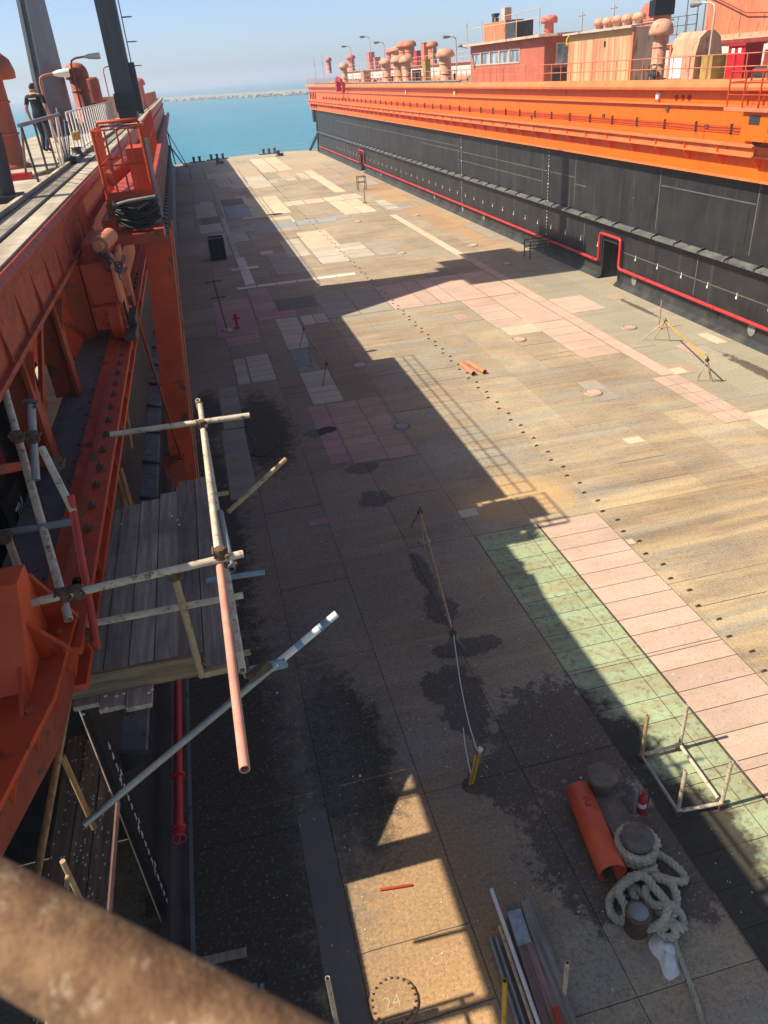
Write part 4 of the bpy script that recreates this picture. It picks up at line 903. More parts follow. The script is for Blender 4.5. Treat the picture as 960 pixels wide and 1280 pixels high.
# crane
def crane():
    t = thing('portal_crane', (-3.5, 43, DZ), 'tall dark grey portal crane with two legs on the left wing', 'crane')
    X2 = -2.42; Y2 = 44.3; b = MB()
    z0 = DZ+1.35
    b.box(X2-.45, X2-.18, Y2-.45, Y2+.45, z0, 23); b.box(X2+.30, X2+.48, Y2-.45, Y2+.45, z0, 23); b.box(X2-.18, X2+.30, Y2-.38, Y2+.38, z0, 23)
    lg = b.build('leg', M['crane'], t)
    b = MB(); b.box(X2-.5, X2+.55, Y2-.9, Y2+.9, DZ+.55, DZ+1.35); b.box(X2-.42, X2+.42, Y2-1.3, Y2+1.3, DZ+.22, DZ+.7); b.box(X2+.5, X2+.75, Y2-.5, Y2+.2, DZ+.4, DZ+2.6); bo = b.build('bogie', M['crane_dark'], t)
    for dy in (-.95, -.32, .32, .95):
        w_ = MB(); w_.tube((X2-.1, Y2+dy, DZ+.27), (X2+.1, Y2+dy, DZ+.27), .24, 14); w_.build('wheel', M['darksteel'], bo)
    # ladder on leg
    ld = MB()
    for dx in (0, .32): ld.tube((X2+.62, Y2-.2+dx, z0+.6), (X2+.62, Y2-.2+dx, 22.5), .02, 5)
    z = z0+.8
    while z < 22: ld.tube((X2+.62, Y2-.2, z), (X2+.62, Y2+.12, z), .015, 5); z += .3
    for z in range(int(z0)+2, 22, 1): ld.path([(X2+.62, Y2-.25, z), (X2+.95, Y2-.3, z), (X2+1.1, Y2-.04, z), (X2+.95, Y2+.22, z), (X2+.62, Y2+.17, z)], .015, 4)
    ld.build('caged_ladder', M['crane_dark'], t)
    # deep plate leg, tapering upwards
    foot = V((-5.33, 40.6, DZ)); b = MB()
    b.prism([(-5.5, 36.9, DZ+.4), (-5.5, 45.6, DZ+.4), (-5.5, 45.2, 24.6), (-5.5, 44.1, 24.6)], (.30, 0, 0))
    b.prism([(-5.56, 36.8, DZ+.4), (-5.56, 37.1, DZ+.4), (-5.56, 44.3, 24.6), (-5.56, 44.0, 24.6)], (.14, 0, 0))
    b.build('leg', M['crane'], t)
    b = MB(); b.box(foot.x-.3, foot.x+.3, foot.y-4.2, foot.y+5.2, DZ, DZ+.4); b.build('bogie', M['crane_dark'], t)
    # upper works out of the picture: they throw the broad shadow over the dock floor
    b = MB(); b.box(-5.6, -1.6, 42.6, 46.2, 22.2, 23.2); b.build('portal_girder', M['crane'], t)
    b = MB(); b.box(-5.8, -1.4, 41.2, 47.8, 23.2, 27.8); b.box(-4.6, -2.6, 45, 49.2, 24, 26.0); b.build('machinery_house', M['crane'], t)
    b = MB(); b.tube((-3.5, 44.3, 27.5), (-3.5, 44.3, 34), .5, 10); b.build('mast', M['crane_dark'], t)
crane()
# white picket railing and its neighbours
def pickets(p0, p1, h, pitch, m, label, lean=0.0):
    return railing('picket_railing', p0, p1, h, pitch, m, label, (1.0, .08), .026, post_r=.024, name_post='picket')
pickets((-2.95, 24.2, DZ), (-3.02, 42.5, DZ), 1.05, .85, M['white'], 'white picket railing running from the man to the crane leg')
pickets((-2.75, 46.5, DZ), (-2.55, 120, DZ), 1.05, 1.1, M['terracotta'], 'rusty picket railing beyond the second crane leg')
t = thing('barrier_railing', (-2.75, 15.5, DZ), 'leaning grey barrier rail with mixed posts in front of the man', 'railing')
pa = at(25, 158, 0) 
top0 = atY(24, 157, 15.3); top1 = atY(74, 143, 18.6)
b = MB(); b.tube(top0, top1, .035, 8); b.build('rail', M['grey'], t)
for px0, py0, px1, py1, yy in ((27, 160, 50, 233, 15.4), (27, 160, 33, 222, 15.6), (43, 156, 62, 222, 16.2), (55, 153, 73, 214, 17.0), (62, 150, 78, 212, 17.6), (70, 146, 80, 210, 18.3)):
    b = MB(); q = atY(px0, py0, yy); e = at(px1, py1, DZ); b.tube(q, e, .022, 6); b.build('post', M['darksteel'] if px0 % 2 else M['white'], t)
t = thing('pole_bundle', tuple(at(88, 208, DZ)), 'bundle of thin steel rods standing in a black rubber pot', 'rod bundle')
pc = at(86, 206, DZ)
b = MB(); b.lathe(pc, [(.16, 0), (.2, .03), (.23, .16), (.2, .17), (.17, .1)], 14); b.build('pot', M['black'], t)
for k, (px, py) in enumerate(((62, 148), (66, 140), (70, 135), (75, 145), (80, 150), (84, 152))):
    q = atY(px, py, pc.y+.2+.1*k); b = MB(); b.tube(pc+V((.02*(k-3), .02*k, .05)), q, .016, 6); b.build('rod', (M['white'], M['darksteel'])[k % 2], t)
b = MB(); p = at(152, 160, DZ+.4); b.box(-3.0, -2.85, 24.6, 25.3, DZ+.35, DZ+.55); tag(b.build('yellow_tag', M['yellow']), 'yellow plate tied to the white picket railing', 'sign plate')
p = at(98, 197, DZ); b = MB(); b.lathe(p, [(.2, 0), (.2, .06), (.14, .1), (.12, .22), (.16, .25), (.01, .26)], 12); tag(b.build('deck_fairlead', M['darksteel']), 'small grey mooring fairlead beside the black pot', 'fairlead')
# dark post cut by the left edge of the picture, with its foot plate
t = thing('dark_fender_post', tuple(at(12, 248, DZ)), 'dark leaning steel post cut off by the left edge', 'post'); p = at(8, 252, DZ)
b = MB(); b.tube(p+V((0, 0, 0)), atY(-12, 165, p.y), .17, 12); b.build('post', M['darksteel'], t)
b = MB(); b.box(p.x-.3, p.x+.26, p.y-.3, p.y+.3, DZ, DZ+.1); b.build('foot_plate', M['black'], t)
p = at(24, 225, DZ); b = MB(); b.box(p.x-.5, p.x+.25, p.y-.1, p.y+.25, DZ, DZ+.12); tag(b.build('red_toolbox', M['red']), 'low red box on the deck behind the dark post', 'box')
p = at(38, 222, DZ); b = MB(); b.bar(p, p+V((.5, 1.4, .05)), .12, .1); tag(b.build('timber_beam', M['plank']), 'short timber beam lying by the barrier rail', 'beam')
t = thing('orange_deck_rack', (-5.3, 23.5, DZ), 'orange pipe rack behind the big terracotta vent', 'rack')
for z in (.35, .75, 1.1): b = MB(); b.tube((-5.9, 22.6, DZ+z), (-4.7, 24.5, DZ+z), .035, 6); b.build('rail', M['orange'], t)
for k in range(3): b = MB(); b.tube((-5.9+.6*k, 22.6+.95*k, DZ), (-5.9+.6*k, 22.6+.95*k, DZ+1.1), .035, 6); b.build('post', M['orange'], t)
for k, (px, py, yy, w_, mm, lab) in enumerate(((138, 122, 56, .45, 'peach', 'peach deck box left of the second crane leg'), (125, 126, 52, .35, 'orange', 'small orange deck box behind the picket railing'), (118, 130, 47, .5, 'red_dull', 'dull red deck box behind the picket railing'))):
    p = atY(px, py, yy); b = MB(); b.box(p.x-w_, p.x+w_, yy-w_, yy+w_, DZ, p.z); b.box(p.x-w_-.04, p.x+w_+.04, yy-w_-.04, yy+w_+.04, p.z, p.z+.06); tag(b.build('deck_box', M[mm]), lab, 'deck box')
# man in black walking away
def man(loc, face):
    loc = V(loc); c, s_ = math.cos(face), math.sin(face)
    W = lambda x, y, z: V((x*c-y*s_, x*s_+y*c, z))          # x right, y forward
    J = {'pelvis': ((0, 0, .95), .155, .115), 'waist': ((0, 0, 1.10), .145, .105), 'chest': ((0, .015, 1.30), .175, .12), 'shoul': ((0, .0, 1.43), .15, .10), 'neck': ((0, .01, 1.52), .06, .06), 'head0': ((0, .03, 1.60), .075, .085), 'head1': ((0, .03, 1.69), .08, .095), 'head2': ((0, .02, 1.755), .055, .065),
         'hipL': ((-.10, 0, .90), .095, .10), 'kneeL': ((-.11, .10, .50), .065, .065), 'ankL': ((-.11, -.02, .10), .045, .045), 'toeL': ((-.13, .16, .045), .04, .035), 'hipR': ((.10, 0, .90), .095, .10), 'kneeR': ((.11, -.03, .50), .065, .065), 'ankR': ((.11, -.22, .13), .045, .045), 'toeR': ((.13, -.06, .045), .04, .035),
         'shL': ((-.20, .0, 1.42), .07, .07), 'elL': ((-.27, -.06, 1.14), .048, .048), 'wrL': ((-.28, .02, .90), .034, .034), 'haL': ((-.27, .06, .80), .032, .042), 'shR': ((.20, .0, 1.42), .07, .07), 'elR': ((.27, -.04, 1.14), .048, .048), 'wrR': ((.29, .06, .90), .034, .034), 'haR': ((.28, .11, .80), .032, .042)}
    E_ = [('pelvis', 'waist'), ('waist', 'chest'), ('chest', 'shoul'), ('shoul', 'neck'), ('neck', 'head0'), ('head0', 'head1'), ('head1', 'head2'), ('pelvis', 'hipL'), ('hipL', 'kneeL'), ('kneeL', 'ankL'), ('ankL', 'toeL'), ('pelvis', 'hipR'), ('hipR', 'kneeR'), ('kneeR', 'ankR'), ('ankR', 'toeR'),
          ('shoul', 'shL'), ('shL', 'elL'), ('elL', 'wrL'), ('wrL', 'haL'), ('shoul', 'shR'), ('shR', 'elR'), ('elR', 'wrR'), ('wrR', 'haR')]
    for sd, sg in (('L', -1), ('R', 1)):
        hx, hy, hz = J['ha'+sd][0]
        for k in range(4):
            J['f%s%d' % (sd, k)] = ((hx, hy-.03+.022*k, hz-.05), .0095, .0095); J['g%s%d' % (sd, k)] = ((hx-sg*.012, hy-.022+.022*k, hz-.10+.008*abs(k-1.5)), .008, .008)
            E_ += [('ha'+sd, 'f%s%d' % (sd, k)), ('f%s%d' % (sd, k), 'g%s%d' % (sd, k))]
        J['t'+sd] = ((hx-sg*.012, hy+.055, hz-.02), .010, .010); E_.append(('ha'+sd, 't'+sd))
    keys = list(J); me = bpy.data.meshes.new('person_body')
    me.from_pydata([tuple(W(*J[k][0])) for k in keys], [(keys.index(a), keys.index(b_)) for a, b_ in E_], [])
    o = bpy.data.objects.new('tmp', me); C.objects.link(o)
    sk = o.modifiers.new('s', 'SKIN'); ss = o.modifiers.new('ss', 'SUBSURF'); ss.levels = 2; ss.render_levels = 2
    for i, k in enumerate(keys): me.skin_vertices[0].data[i].radius = (J[k][1], J[k][2]); me.skin_vertices[0].data[i].use_root = (k == 'pelvis')
    dg = bpy.context.evaluated_depsgraph_get(); m2 = bpy.data.meshes.new_from_object(o.evaluated_get(dg)); bpy.data.objects.remove(o)
    m2.materials.clear()
    for q in ('skin', 'shirt', 'jeans', 'shoe', 'hair'): m2.materials.append(M[q])
    inv = lambda p: (p.x*c+p.y*s_, -p.x*s_+p.y*c, p.z)
    for p in m2.polygons:
        p.use_smooth = True; x, y, z = inv(p.center); k = 0
        if z < .11: k = 3
        elif z < .93 and abs(x) < .22: k = 2
        elif z < 1.475 and not (abs(x) > .20 and z < 1.24): k = 1
        elif z > 1.705 or (z > 1.60 and y < .0): k = 4
        p.material_index = k
    ob = bpy.data.objects.new('person', m2); C.objects.link(ob); ob.location = loc; ob.scale = (1.15, 1.15, 1.04); WL['person'] = loc
    tag(ob, 'person in black T-shirt and dark jeans walking away on the left wing', 'person')
    # pale line of lettering across the back, nose and ears
    b = MB()
    for k in range(8): b.add([loc+W(-.10+k*.026, -.128, 1.36), loc+W(-.10+k*.026+.018, -.128, 1.36), loc+W(-.10+k*.026+.018, -.128, 1.385), loc+W(-.10+k*.026, -.128, 1.385)], [(0, 1, 2, 3)])
    b.build('shirt_lettering', M['white'], ob, fix=False)
    b = MB(); b.path([loc+W(0, .115, 1.67), loc+W(0, .14, 1.635), loc+W(0, .118, 1.625)], .012, 6); b.build('nose', M['skin'], ob)
    for sx in (-1, 1): b = MB(); b.path([loc+W(sx*.084, .03, 1.62), loc+W(sx*.095, .01, 1.65), loc+W(sx*.088, .03, 1.675)], .012, 6); b.build('ear', M['skin'], ob)
    for sx in (-1, 1): b = MB(); b.lathe(loc+W(sx*.033, .112, 1.66), [(.004, -.006), (.012, 0), (.004, .006)], 8); b.build('eye', M['hair'], ob)
man((-4.0, 26.6, DZ+.005), R_(-22))

# ------------------------------------------------------------------ travelling carriage on the left rail
def carriage(X, Y, mir, label, full=True):
    """orange work carriage: cage above, drive unit and hanging arm below"""
    sx = mir
    t = thing('rail_carriage', (X, Y, 7.5), label, 'rail carriage')
    P = lambda dx, dy, z: V((X+sx*dx, Y+dy, z))
    def BX(b, x0, x1, y0, y1, z0, z1): a, c = X+sx*x0, X+sx*x1; b.box(min(a, c), max(a, c), Y+y0, Y+y1, z0, z1)
    # cage
    Z0, YA, YB, XA, XB = 9.27, 4.35, 6.1, 0.0, .88
    cg = MB(); BX(cg, XA-.02, XB+.02, YA, YB, Z0-.08, Z0); BX(cg, XA, XB, YA+.02, YA+.06, Z0, Z0+.1); cage = cg.build('cage_floor', M['orange'], t)
    for z in (Z0+.55, Z0+1.14):
        b = MB(); b.path([P(XA+.02, YB, z), P(XA+.02, YA+.03, z), P(XB-.02, YA+.03, z), P(XB-.02, YB, z)], .026, 8, True); b.build('cage_rail', M['orange'], cage)
    b = MB(); b.path([P(XA+.1, YA+.3, Z0+1.2), P(XA+.12, YA+.28, Z0+1.26), P(XB-.05, YA+.28, Z0+1.26), P(XB, YA+.3, Z0+1.1), P(XB, YA+.3, Z0)], .03, 8); b.build('cage_hoop', M['orange'], cage)
    for i in range(5): b = MB(); b.tube(P(XA+.02+.21*i, YA+.03, Z0), P(XA+.02+.21*i, YA+.03, Z0+1.14), .017 if i in (1, 2, 3) else .03, 8); b.build('cage_bar', M['orange'], cage)
    for i in range(6):
        for dx in (XB-.02, XA+.02): b = MB(); b.tube(P(dx, YA+.3+.28*i, Z0), P(dx, YA+.3+.28*i, Z0+1.14), .015, 6); b.build('cage_bar', M['orange'], cage)
    b = MB(); BX(b, .50, .84, YA+.5, YB-.1, Z0, Z0+.78); b.build('control_box', M['orange'], t)
    b = MB(); b.tube(P(.05, YA+.8, Z0+.25), P(.4, YB-.2, Z0+.45), .14, 12); b.build('winch_drum', M['red_dull'], t)
    b = MB(); BX(b, .22, .58, YA+.15, YA+.4, Z0+.005, Z0+.05); b.build('paper_sack', M['white'], t)
    b = MB(); b.bar(P(.93, YA, Z0-.4), P(.93, YA, Z0+.95), .06, .09); b.build('side_stanchion', M['grey'], t)
    # hose bundle slung under the cage front
    hb = MB(); rr = random.Random(3)
    for k in range(44):
        zz = 8.86+.36*rr.random(); sag = rr.uniform(.02, .16); y_ = 4.1+rr.uniform(-.12, .14)
        hb.path([P(.14+rr.uniform(-.04, .04), y_+.1, zz+.03), P(.3, y_-.05, zz-sag*.6+rr.uniform(-.05, .05)), P(.5, y_-.1, zz-sag), P(.72, y_-.05, zz-sag*.6+rr.uniform(-.05, .05)), P(.88+rr.uniform(-.04, .04), y_+.1, zz+.03)], .024, 5)
    hb.build('hose_bundle', M['black'], t)
    b = MB(); b.path([P(.12, 3.95, 9.2), P(.42, 3.85, 9.26), P(.9, 3.95, 9.28)], .03, 6); b.build('hose_strap', M['grey'], t)
    b = MB(); BX(b, .0, .92, 3.85, 4.9, 8.5, 8.68); BX(b, -.05, .9, 4.4, 6.0, 8.9, 9.18); b.build('cross_head', M['orange_worn'], t)
    PD = lambda dx, dy, z: P(dx-.06, dy+1.5, z-.27)
    def BD(b, x0, x1, y0, y1, z0, z1): BX(b, x0-.06, x1-.06, y0+1.5, y1+1.5, z0-.27, z1-.27)
    # drive unit
    b = MB(); BD(b, -.30, .18, .0, 1.4, 8.1, 8.75); BD(b, -.24, .14, .25, 1.6, 8.75, 9.2); dv = b.build('drive_housing', M['orange'], t)
    b = MB(); b.prism([PD(-.30, -.08, 8.95), PD(.14, -.08, 8.95), PD(.20, -.22, 8.35), PD(-.20, -.22, 8.35)], (0, .16, 0)); b.prism([PD(-.24, -.1, 8.35), PD(.24, -.1, 8.35), PD(.24, -.34, 8.32), PD(-.24, -.34, 8.32), PD(-.24, -.36, 8.0), PD(.24, -.36, 8.0), PD(.24, -.0, 7.98), PD(-.24, -.0, 7.98)], (0, 0, .012)) if False else None
    BD(b, -.24, .24, -.36, .0, 7.98, 8.34); b.build('gear_case', M['orange'], dv)
    b = MB(); b.tube(PD(-.05, -.42, 8.15), PD(-.05, -.36, 8.15), .07, 12); b.build('shaft_cap', M['orange'], dv)
    b = MB(); BD(b, .19, .24, -.3, 1.5, 7.75, 8.95); b.prism([PD(.24, .3, 8.7), PD(.24, .7, 8.7), PD(.24, .5, 8.1)], (sx*.12, 0, 0)); b.build('side_plate', M['pale_orange'], dv)
    b = MB(); b.tube(PD(.06, .15, 9.18), PD(.16, .95, 9.18), .13, 16); b.tube(PD(.04, -.0, 9.18), PD(.06, .15, 9.18), .08, 12); b.tube(PD(.09, .4, 9.18), PD(.1, .43, 9.18), .14, 16); b.build('motor', M['peach_pipe'], dv)
    b = MB(); rr = random.Random(5)
    for k in range(5):
        a = PD(.0+.05*k, -.02, 9.05); b.path(catmull([a, a+V((sx*rr.uniform(-.1, .1), -.15-.02*k, rr.uniform(-.05, .08))), a+V((sx*rr.uniform(.05, .25), -.2, -.18-.02*k)), PD(.26+.02*k, -.1+.12*k, 8.85+rr.uniform(-.05, .1)), PD(.32, .5+.1*k, 8.8)], 5), .013, 6)
    b.build('cable_loom', M['darksteel'], dv)
    b = MB(); b.path([PD(.21, -.05+.16*math.cos(a*.6), 8.9+.16*math.sin(a*.6)) for a in range(9)], .022, 6); b.path([PD(.26, .12+.07*math.cos(a*.63), 8.72+.09*math.sin(a*.63)) for a in range(10)], .02, 6, True); b.build('lifting_lug', M['grey'], dv)
    w_ = MB(); w_.tube(P(-.06, 1.2, 7.80), P(.08, 1.2, 7.80), .27, 22); w_.tube(P(.08, 1.2, 7.80), P(.12, 1.2, 7.80), .31, 22); wh = w_.build('wheel', M['orange'], t)
    b = MB(); b.tube(P(-.12, 1.2, 7.8), P(.16, 1.2, 7.8), .07, 12); b.build('hub', M['darksteel'], wh)
    b = MB(); BX(b, .14, .3, .8, 1.7, 7.56, 7.66); BX(b, .18, .3, 1.3, 2.0, 7.68, 7.8); b.build('rail_guard', M['darksteel'], t)
    w_ = MB(); w_.tube(P(-.06, 3.9, 7.80), P(.10, 3.9, 7.80), .27, 22); w_.build('wheel', M['orange'], t)
    b = MB(); BX(b, -.28, .16, 2.9, 6.0, 8.0, 8.5); BX(b, -.26, .1, 3.6, 4.2, 7.6, 8.0); BX(b, -.2, .1, 4.4, 6.0, 8.5, 8.9); b.build('side_frame', M['orange'], t)
    if full:
        # hanging arm leaning back to the wall
        b = MB(); b.prism([P(.52, 3.95, 8.52), P(1.0, 3.95, 8.52), P(1.0, 4.35, 8.52), P(.52, 4.35, 8.52)], (-sx*.56, .15, -5.3)); b.build('hanging_arm', M['orange'], t)
        b = MB(); b.tube(P(1.04, 4.0, 8.7), P(.48, 4.15, 3.2), .022, 6); b.tube(P(1.09, 4.2, 8.8), P(.53, 4.35, 3.2), .018, 6); b.build('arm_cable', M['pale_orange'], t)
        b = MB(); b.tube(P(.25, 1.9, 8.0), P(.30, 3.9, 3.9), .028, 8); b.build('stay_rod', M['red_dull'], t)
        b = MB(); BX(b, -.1, .35, 3.8, 4.3, 3.6, 4.0); b.tube(P(.1, 3.7, 3.9), P(.1, 4.6, 3.9), .09, 10); b.build('arm_foot', M['red_dull'], t)
    return t
carriage(-1.60, 11.5, 1, 'orange rail carriage with barred cage and hanging arm on the left wing')
t = railing('orange_handrail', (-.85, 17.8, 9.3), (-.95, 31, 9.3), 1.05, .62, M['orange'], 'orange handrail running on behind the barred cage on the left', (1.0, .5), .022)
b = MB(); b.box(-1.84, -.8, 17.7, 31.1, 9.2, 9.26); b.build('catwalk_plate', M['orange_worn'], t)
def right_carriage():
    t = thing('rail_carriage', (20.8, 25.5, 7.5), 'orange barred cage carriage at the right edge of the sunlit wing', 'rail carriage')
    b = MB(); b.box(20.2, 21.2, 22.5, 28.3, 8.72, 8.84); fl = b.build('cage_floor', M['pale_orange'], t)
    for z in (9.25, 9.65, 10.0):
        b = MB(); b.path([(20.9, 28.2, z), (20.25, 28.2, z), (20.25, 22.5, z)], .035, 6); b.path([(21.15, 28.2, z), (21.15, 22.5, z)], .03, 6); b.build('cage_rail', M['orange'], fl)
    for k in range(7):
        for x in (20.25, 21.15): b = MB(); b.tube((x, 28.2-k*.9, 8.8), (x, 28.2-k*.9, 10.0), .035, 6); b.build('cage_bar', M['orange'], fl)
    b = MB(); b.box(20.35, 21.0, 22.5, 27.3, 7.75, 8.70); b.build('drive_housing', M['orange_bright'], t)
    for q in ((26.3, 26.9, 8.3, 8.6), (24.9, 25.8, 8.1, 8.6)): b = MB(); b.box(20.33, 20.36, *q); b.build('motor_grille', M['darksteel'], t)
    w_ = MB(); w_.tube((20.7, 26.8, 7.79), (20.84, 26.8, 7.79), .25, 18); w_.build('wheel', M['darksteel'], t)
right_carriage()
# end stop on the near end of the left rail: plate box with gusseted foot
t = thing('rail_end_stop', (-1.95, 4.6, 7.5), 'heavy orange steel end stop with gussets at the left edge', 'end stop')
b = MB(); b.prism([(-2.7, 4.75, 8.35), (-1.72, 4.75, 8.35), (-1.58, 4.0, 8.25), (-1.55, 3.9, 7.55), (-2.7, 3.9, 7.55), (-2.7, 4.0, 8.25)], (0, 0, .001)) if False else None
b.prism([(-2.8, 5.0, 7.54), (-2.8, 5.0, 8.10), (-2.8, 4.72, 8.12), (-2.8, 4.25, 7.54)], (1.12, 0, 0)); b.build('stop_plate', M['orange_roller'], t)
b = MB(); b.prism([(-2.8, 5.1, 7.50), (-2.8, 3.2, 7.50), (-1.74, 3.2, 7.50), (-1.52, 4.15, 7.50), (-1.47, 5.1, 7.50)], (0, 0, .04)); b.build('foot_plate', M['orange'], t)
b = MB(); b.prism([(-1.80, 3.2, 7.5), (-1.60, 4.15, 7.5), (-1.55, 5.1, 7.5), (-1.55, 5.1, 7.1), (-1.60, 4.15, 7.1), (-1.80, 3.2, 7.2)], (-.04, 0, 0)); b.build('side_web', M['red_dull'], t)
for y_ in (3.5, 3.9, 4.3, 4.7): b = MB(); xx = -1.80+(y_-3.2)*.2; b.prism([(xx-.02, y_, 7.49), (xx+.07, y_, 7.49), (xx-.02, y_, 7.22)], (0, .025, 0)); b.build('web_gusset', M['orange'], t)
for x in (-1.72, -2.2): b = MB(); b.prism([(x, 4.28, 7.54), (x, 4.02, 7.54), (x, 4.28, 7.74)], (.03, 0, 0)); b.build('gusset', M['orange'], t)
for y_, z_ in ((5.0, 8.0), (4.6, 7.85)): b = MB(); b.prism([(-1.68, y_, 7.54), (-1.68, y_, z_), (-1.45, y_, 7.54)], (0, .04, 0)); b.build('gusset', M['orange'], t)
for x, y_ in ((-1.58, 4.85), (-1.66, 4.05), (-1.95, 4.1), (-1.85, 3.6), (-2.1, 3.4)): b = MB(); b.lathe((x, y_, 7.54), [(.03, 0), (.03, .035), (.012, .04)], 6); b.build('bolt', M['orange_worn'], t)

# ------------------------------------------------------------------ scaffold hung off the left wing
ZP, ZG, ZM = 6.7, 7.8, 7.35
def scaffold():
    t = thing('tube_scaffold', (-1.2, 6.6, ZP), 'scaffold of pale tubes and clamps around a plank platform on the left', 'scaffold')
    def tb(a, b_, r=.030, m='tube', hollow=.2): q = MB(); q.tube(a, b_, r, 14, hollow=hollow); return q.build('tube', M[m], t)
    def clamp(p, ax=0):
        q = MB(); p = V(p); q.tube(p+V((-.035, 0, 0)), p+V((.035, 0, 0)), .043, 10); q.tube(p+V((0, -.02, -.045)), p+V((0, -.02, .045)), .043, 10); q.box(p.x-.05, p.x+.05, p.y-.05, p.y-.03, p.z-.025, p.z+.025); q.tube(p+V((.05, -.08, .0)), p+V((.05, .05, .0)), .010, 6); q.tube(p+V((-.05, -.07, .03)), p+V((-.05, .04, .03)), .010, 6); q.lathe(p+V((.05, -.08, -.012)), [(.018, 0), (.018, .022)], 6); q.build('clamp', M['clamp'], t)
    g0, g1 = at(250, 505, ZG), at(306, 962, ZG)
    split = g0+(g1-g0)*.62
    tb(g0, split); tb(split+(g1-g0)*.002, g1, .030, 'tube_pink')
    tb(at(247, 500, ZG+.06), at(255, 540, ZM), .028)
    tb(at(256, 540, ZM), at(303, 838, ZM), .028, 'tube')
    tb(at(275, 640, ZG-.07), at(290, 712, ZG-.07), .028, 'grey')
    h0, h1 = at(38, 754, ZG+.05), at(304, 692, ZG+.05); tb(h0, h1)
    m0, m1 = at(58, 790, ZM), at(304, 744, ZM); tb(m0, m1, .028, 'tube')
    u0, u1 = at(138, 543, ZG+.05), at(312, 519, ZG+.05); tb(u0, u1)
    tb(at(285, 640, ZP), at(357, 574, ZP+.25), .028, 'tube_y'); tb(at(258, 726, ZP+.1), at(331, 715, ZP+.1), .027, 'tube_blue')
    # posts
    s0, s1 = at(217, 716, ZG), at(252, 845, ZP); tb(s0, s1, .030, 'tube_y'); clamp(s0); clamp(at(246, 822, ZP+.15))
    tb(at(3, 478, 8.75), at(86, 775, 7.6), .034, 'galv' if False else 'tube'); tb(at(88, 620, 8.3), at(122, 812, 7.35), .030, 'tube_red')
    tb(at(52, 560, 8.6), at(92, 640, 8.2), .030, 'tube')
    tb(at(39, 507, 8.75), at(45, 600, 8.25), .034, 'galv')
    tb(at(-6, 668, 8.0), at(92, 652, 8.0), .030, 'grey'); tb(at(8, 668, 8.0), at(86, 882, 6.9), .031, 'tube_y')
    for p in (at(6, 670, 8.0), at(80, 742, 7.85), at(97, 738, 7.85), at(275, 690, 7.9), at(252, 530, 7.85), at(52, 787, 7.4), at(58, 800, 7.3), at(108, 792, 7.4), at(38, 505, 8.75), at(42, 545, 8.55), at(72, 578, 8.4), at(22, 545, 8.6), at(300, 830, 7.3), at(82, 855, 7.0), at(286, 700, 7.6), at(287, 750, 7.3)): clamp(p)
    # platform planks and toe board
    xs = [-1.72+.215*k for k in range(7)]
    for k in range(6):
        y0 = (4.95, 4.85, 4.8, 5.1, 5.12, 5.12)[k]; y1 = (8.25, 8.3, 8.35, 8.5, 8.72, 8.75)[k]; dz = rnd.uniform(0, .02)
        q = MB(); q.box(xs[k]+.006, xs[k+1]-.006, y0, y1, ZP-.045+dz, ZP+dz); q.build('plank', M['plank'], t)
    a = at(84, 874, ZP+.02); c = at(250, 843, ZP+.02); q = MB(); q.bar(a+V((0, 0, .11)), c+V((0, 0, .11)), .04, .22); q.build('toe_board', M['toeboard'], t)
    q = MB(); q.box(-.66, -.42, 5.06, 5.12, ZP-.07, ZP-.01); q.build('plank_end', M['tube_y'], t)
    for y_ in (5.3, 6.9, 8.4): tb((-1.9, y_, ZP-.09), (-.25, y_, ZP-.09), .028, 'tube_y')
    # white droppings on the boards
    q = MB()
    for px, py in ((104, 893), (132, 870), (146, 870), (155, 867), (133, 885), (186, 866), (190, 862), (222, 650), (215, 645), (224, 656), (152, 655)):
        p = at(px, py, ZP+.024); q.lathe(p, [(.016, 0), (.012, .004), (.002, .006)], 8)
    q.build('droppings', M['white'], t)['kind'] = 'stuff'
scaffold()
# long grey tube on its own with blue bands
t = thing('loose_tube', tuple(at(250, 905, 6.4)), 'long grey tube with blue taped bands jutting out over the dock', 'tube')
a, c = at(106, 1030, 5.6), at(421, 767, 7.0); mid = a+(c-a)*.76
b = MB(); b.tube(a, mid, .031, 14); b.build('shaft', M['galv'], t); b = MB(); b.tube(mid, c, .032, 14, hollow=.2); b.build('pale_end', M['white'], t)
for f0, f1 in ((.84, .865), (.93, .97)): b = MB(); b.tube(a+(c-a)*f0, a+(c-a)*f1, .034, 14); b.build('blue_band', M['tube_blue'], t)
e0, e1 = at(304, 842, 6.6), at(358, 828, 6.68); b = MB(); b.bar(e0, e1, .035, .09); b.build('blue_bracket', M['tube_blue'], t)
b = MB(); p = at(325, 845, 6.65); b.bar(p+V((-.1, 0, 0)), p+V((.1, .04, .08)), .05, .09); b.tube(p+V((-.05, -.06, .05)), p+V((.08, .06, .1)), .014, 6); b.build('clamp', M['clamp'], t)
# lower walkway of spattered planks
t = thing('plank_walkway', (-2.8, 6, 3.1), 'narrow walkway of three spattered planks below the scaffold platform', 'walkway')
for k in range(3):
    b = MB(); x = -3.16+.255*k; b.box(x+.012, x+.243, 4.1, 8.5-.1*k, 3.06, 3.10+.008*k); b.build('plank', M['plank_speck'], t)
b = MB(); b.box(-2.40, -2.375, 4.1, 7.2, 3.0, 3.14); b.build('edge_board', M['plank_pink'], t)
for y_ in (4.3, 5.14): b = MB(); b.tube((-2.38, y_, 3.0), (-2.38, y_, 4.7), .028, 8); b.build('post', M['tube_y'], t)
b = MB(); b.tube((-2.38, 3.6, 4.5), (-2.38, 5.14, 4.5), .028, 8); b.build('rail', M['tube_y'], t)
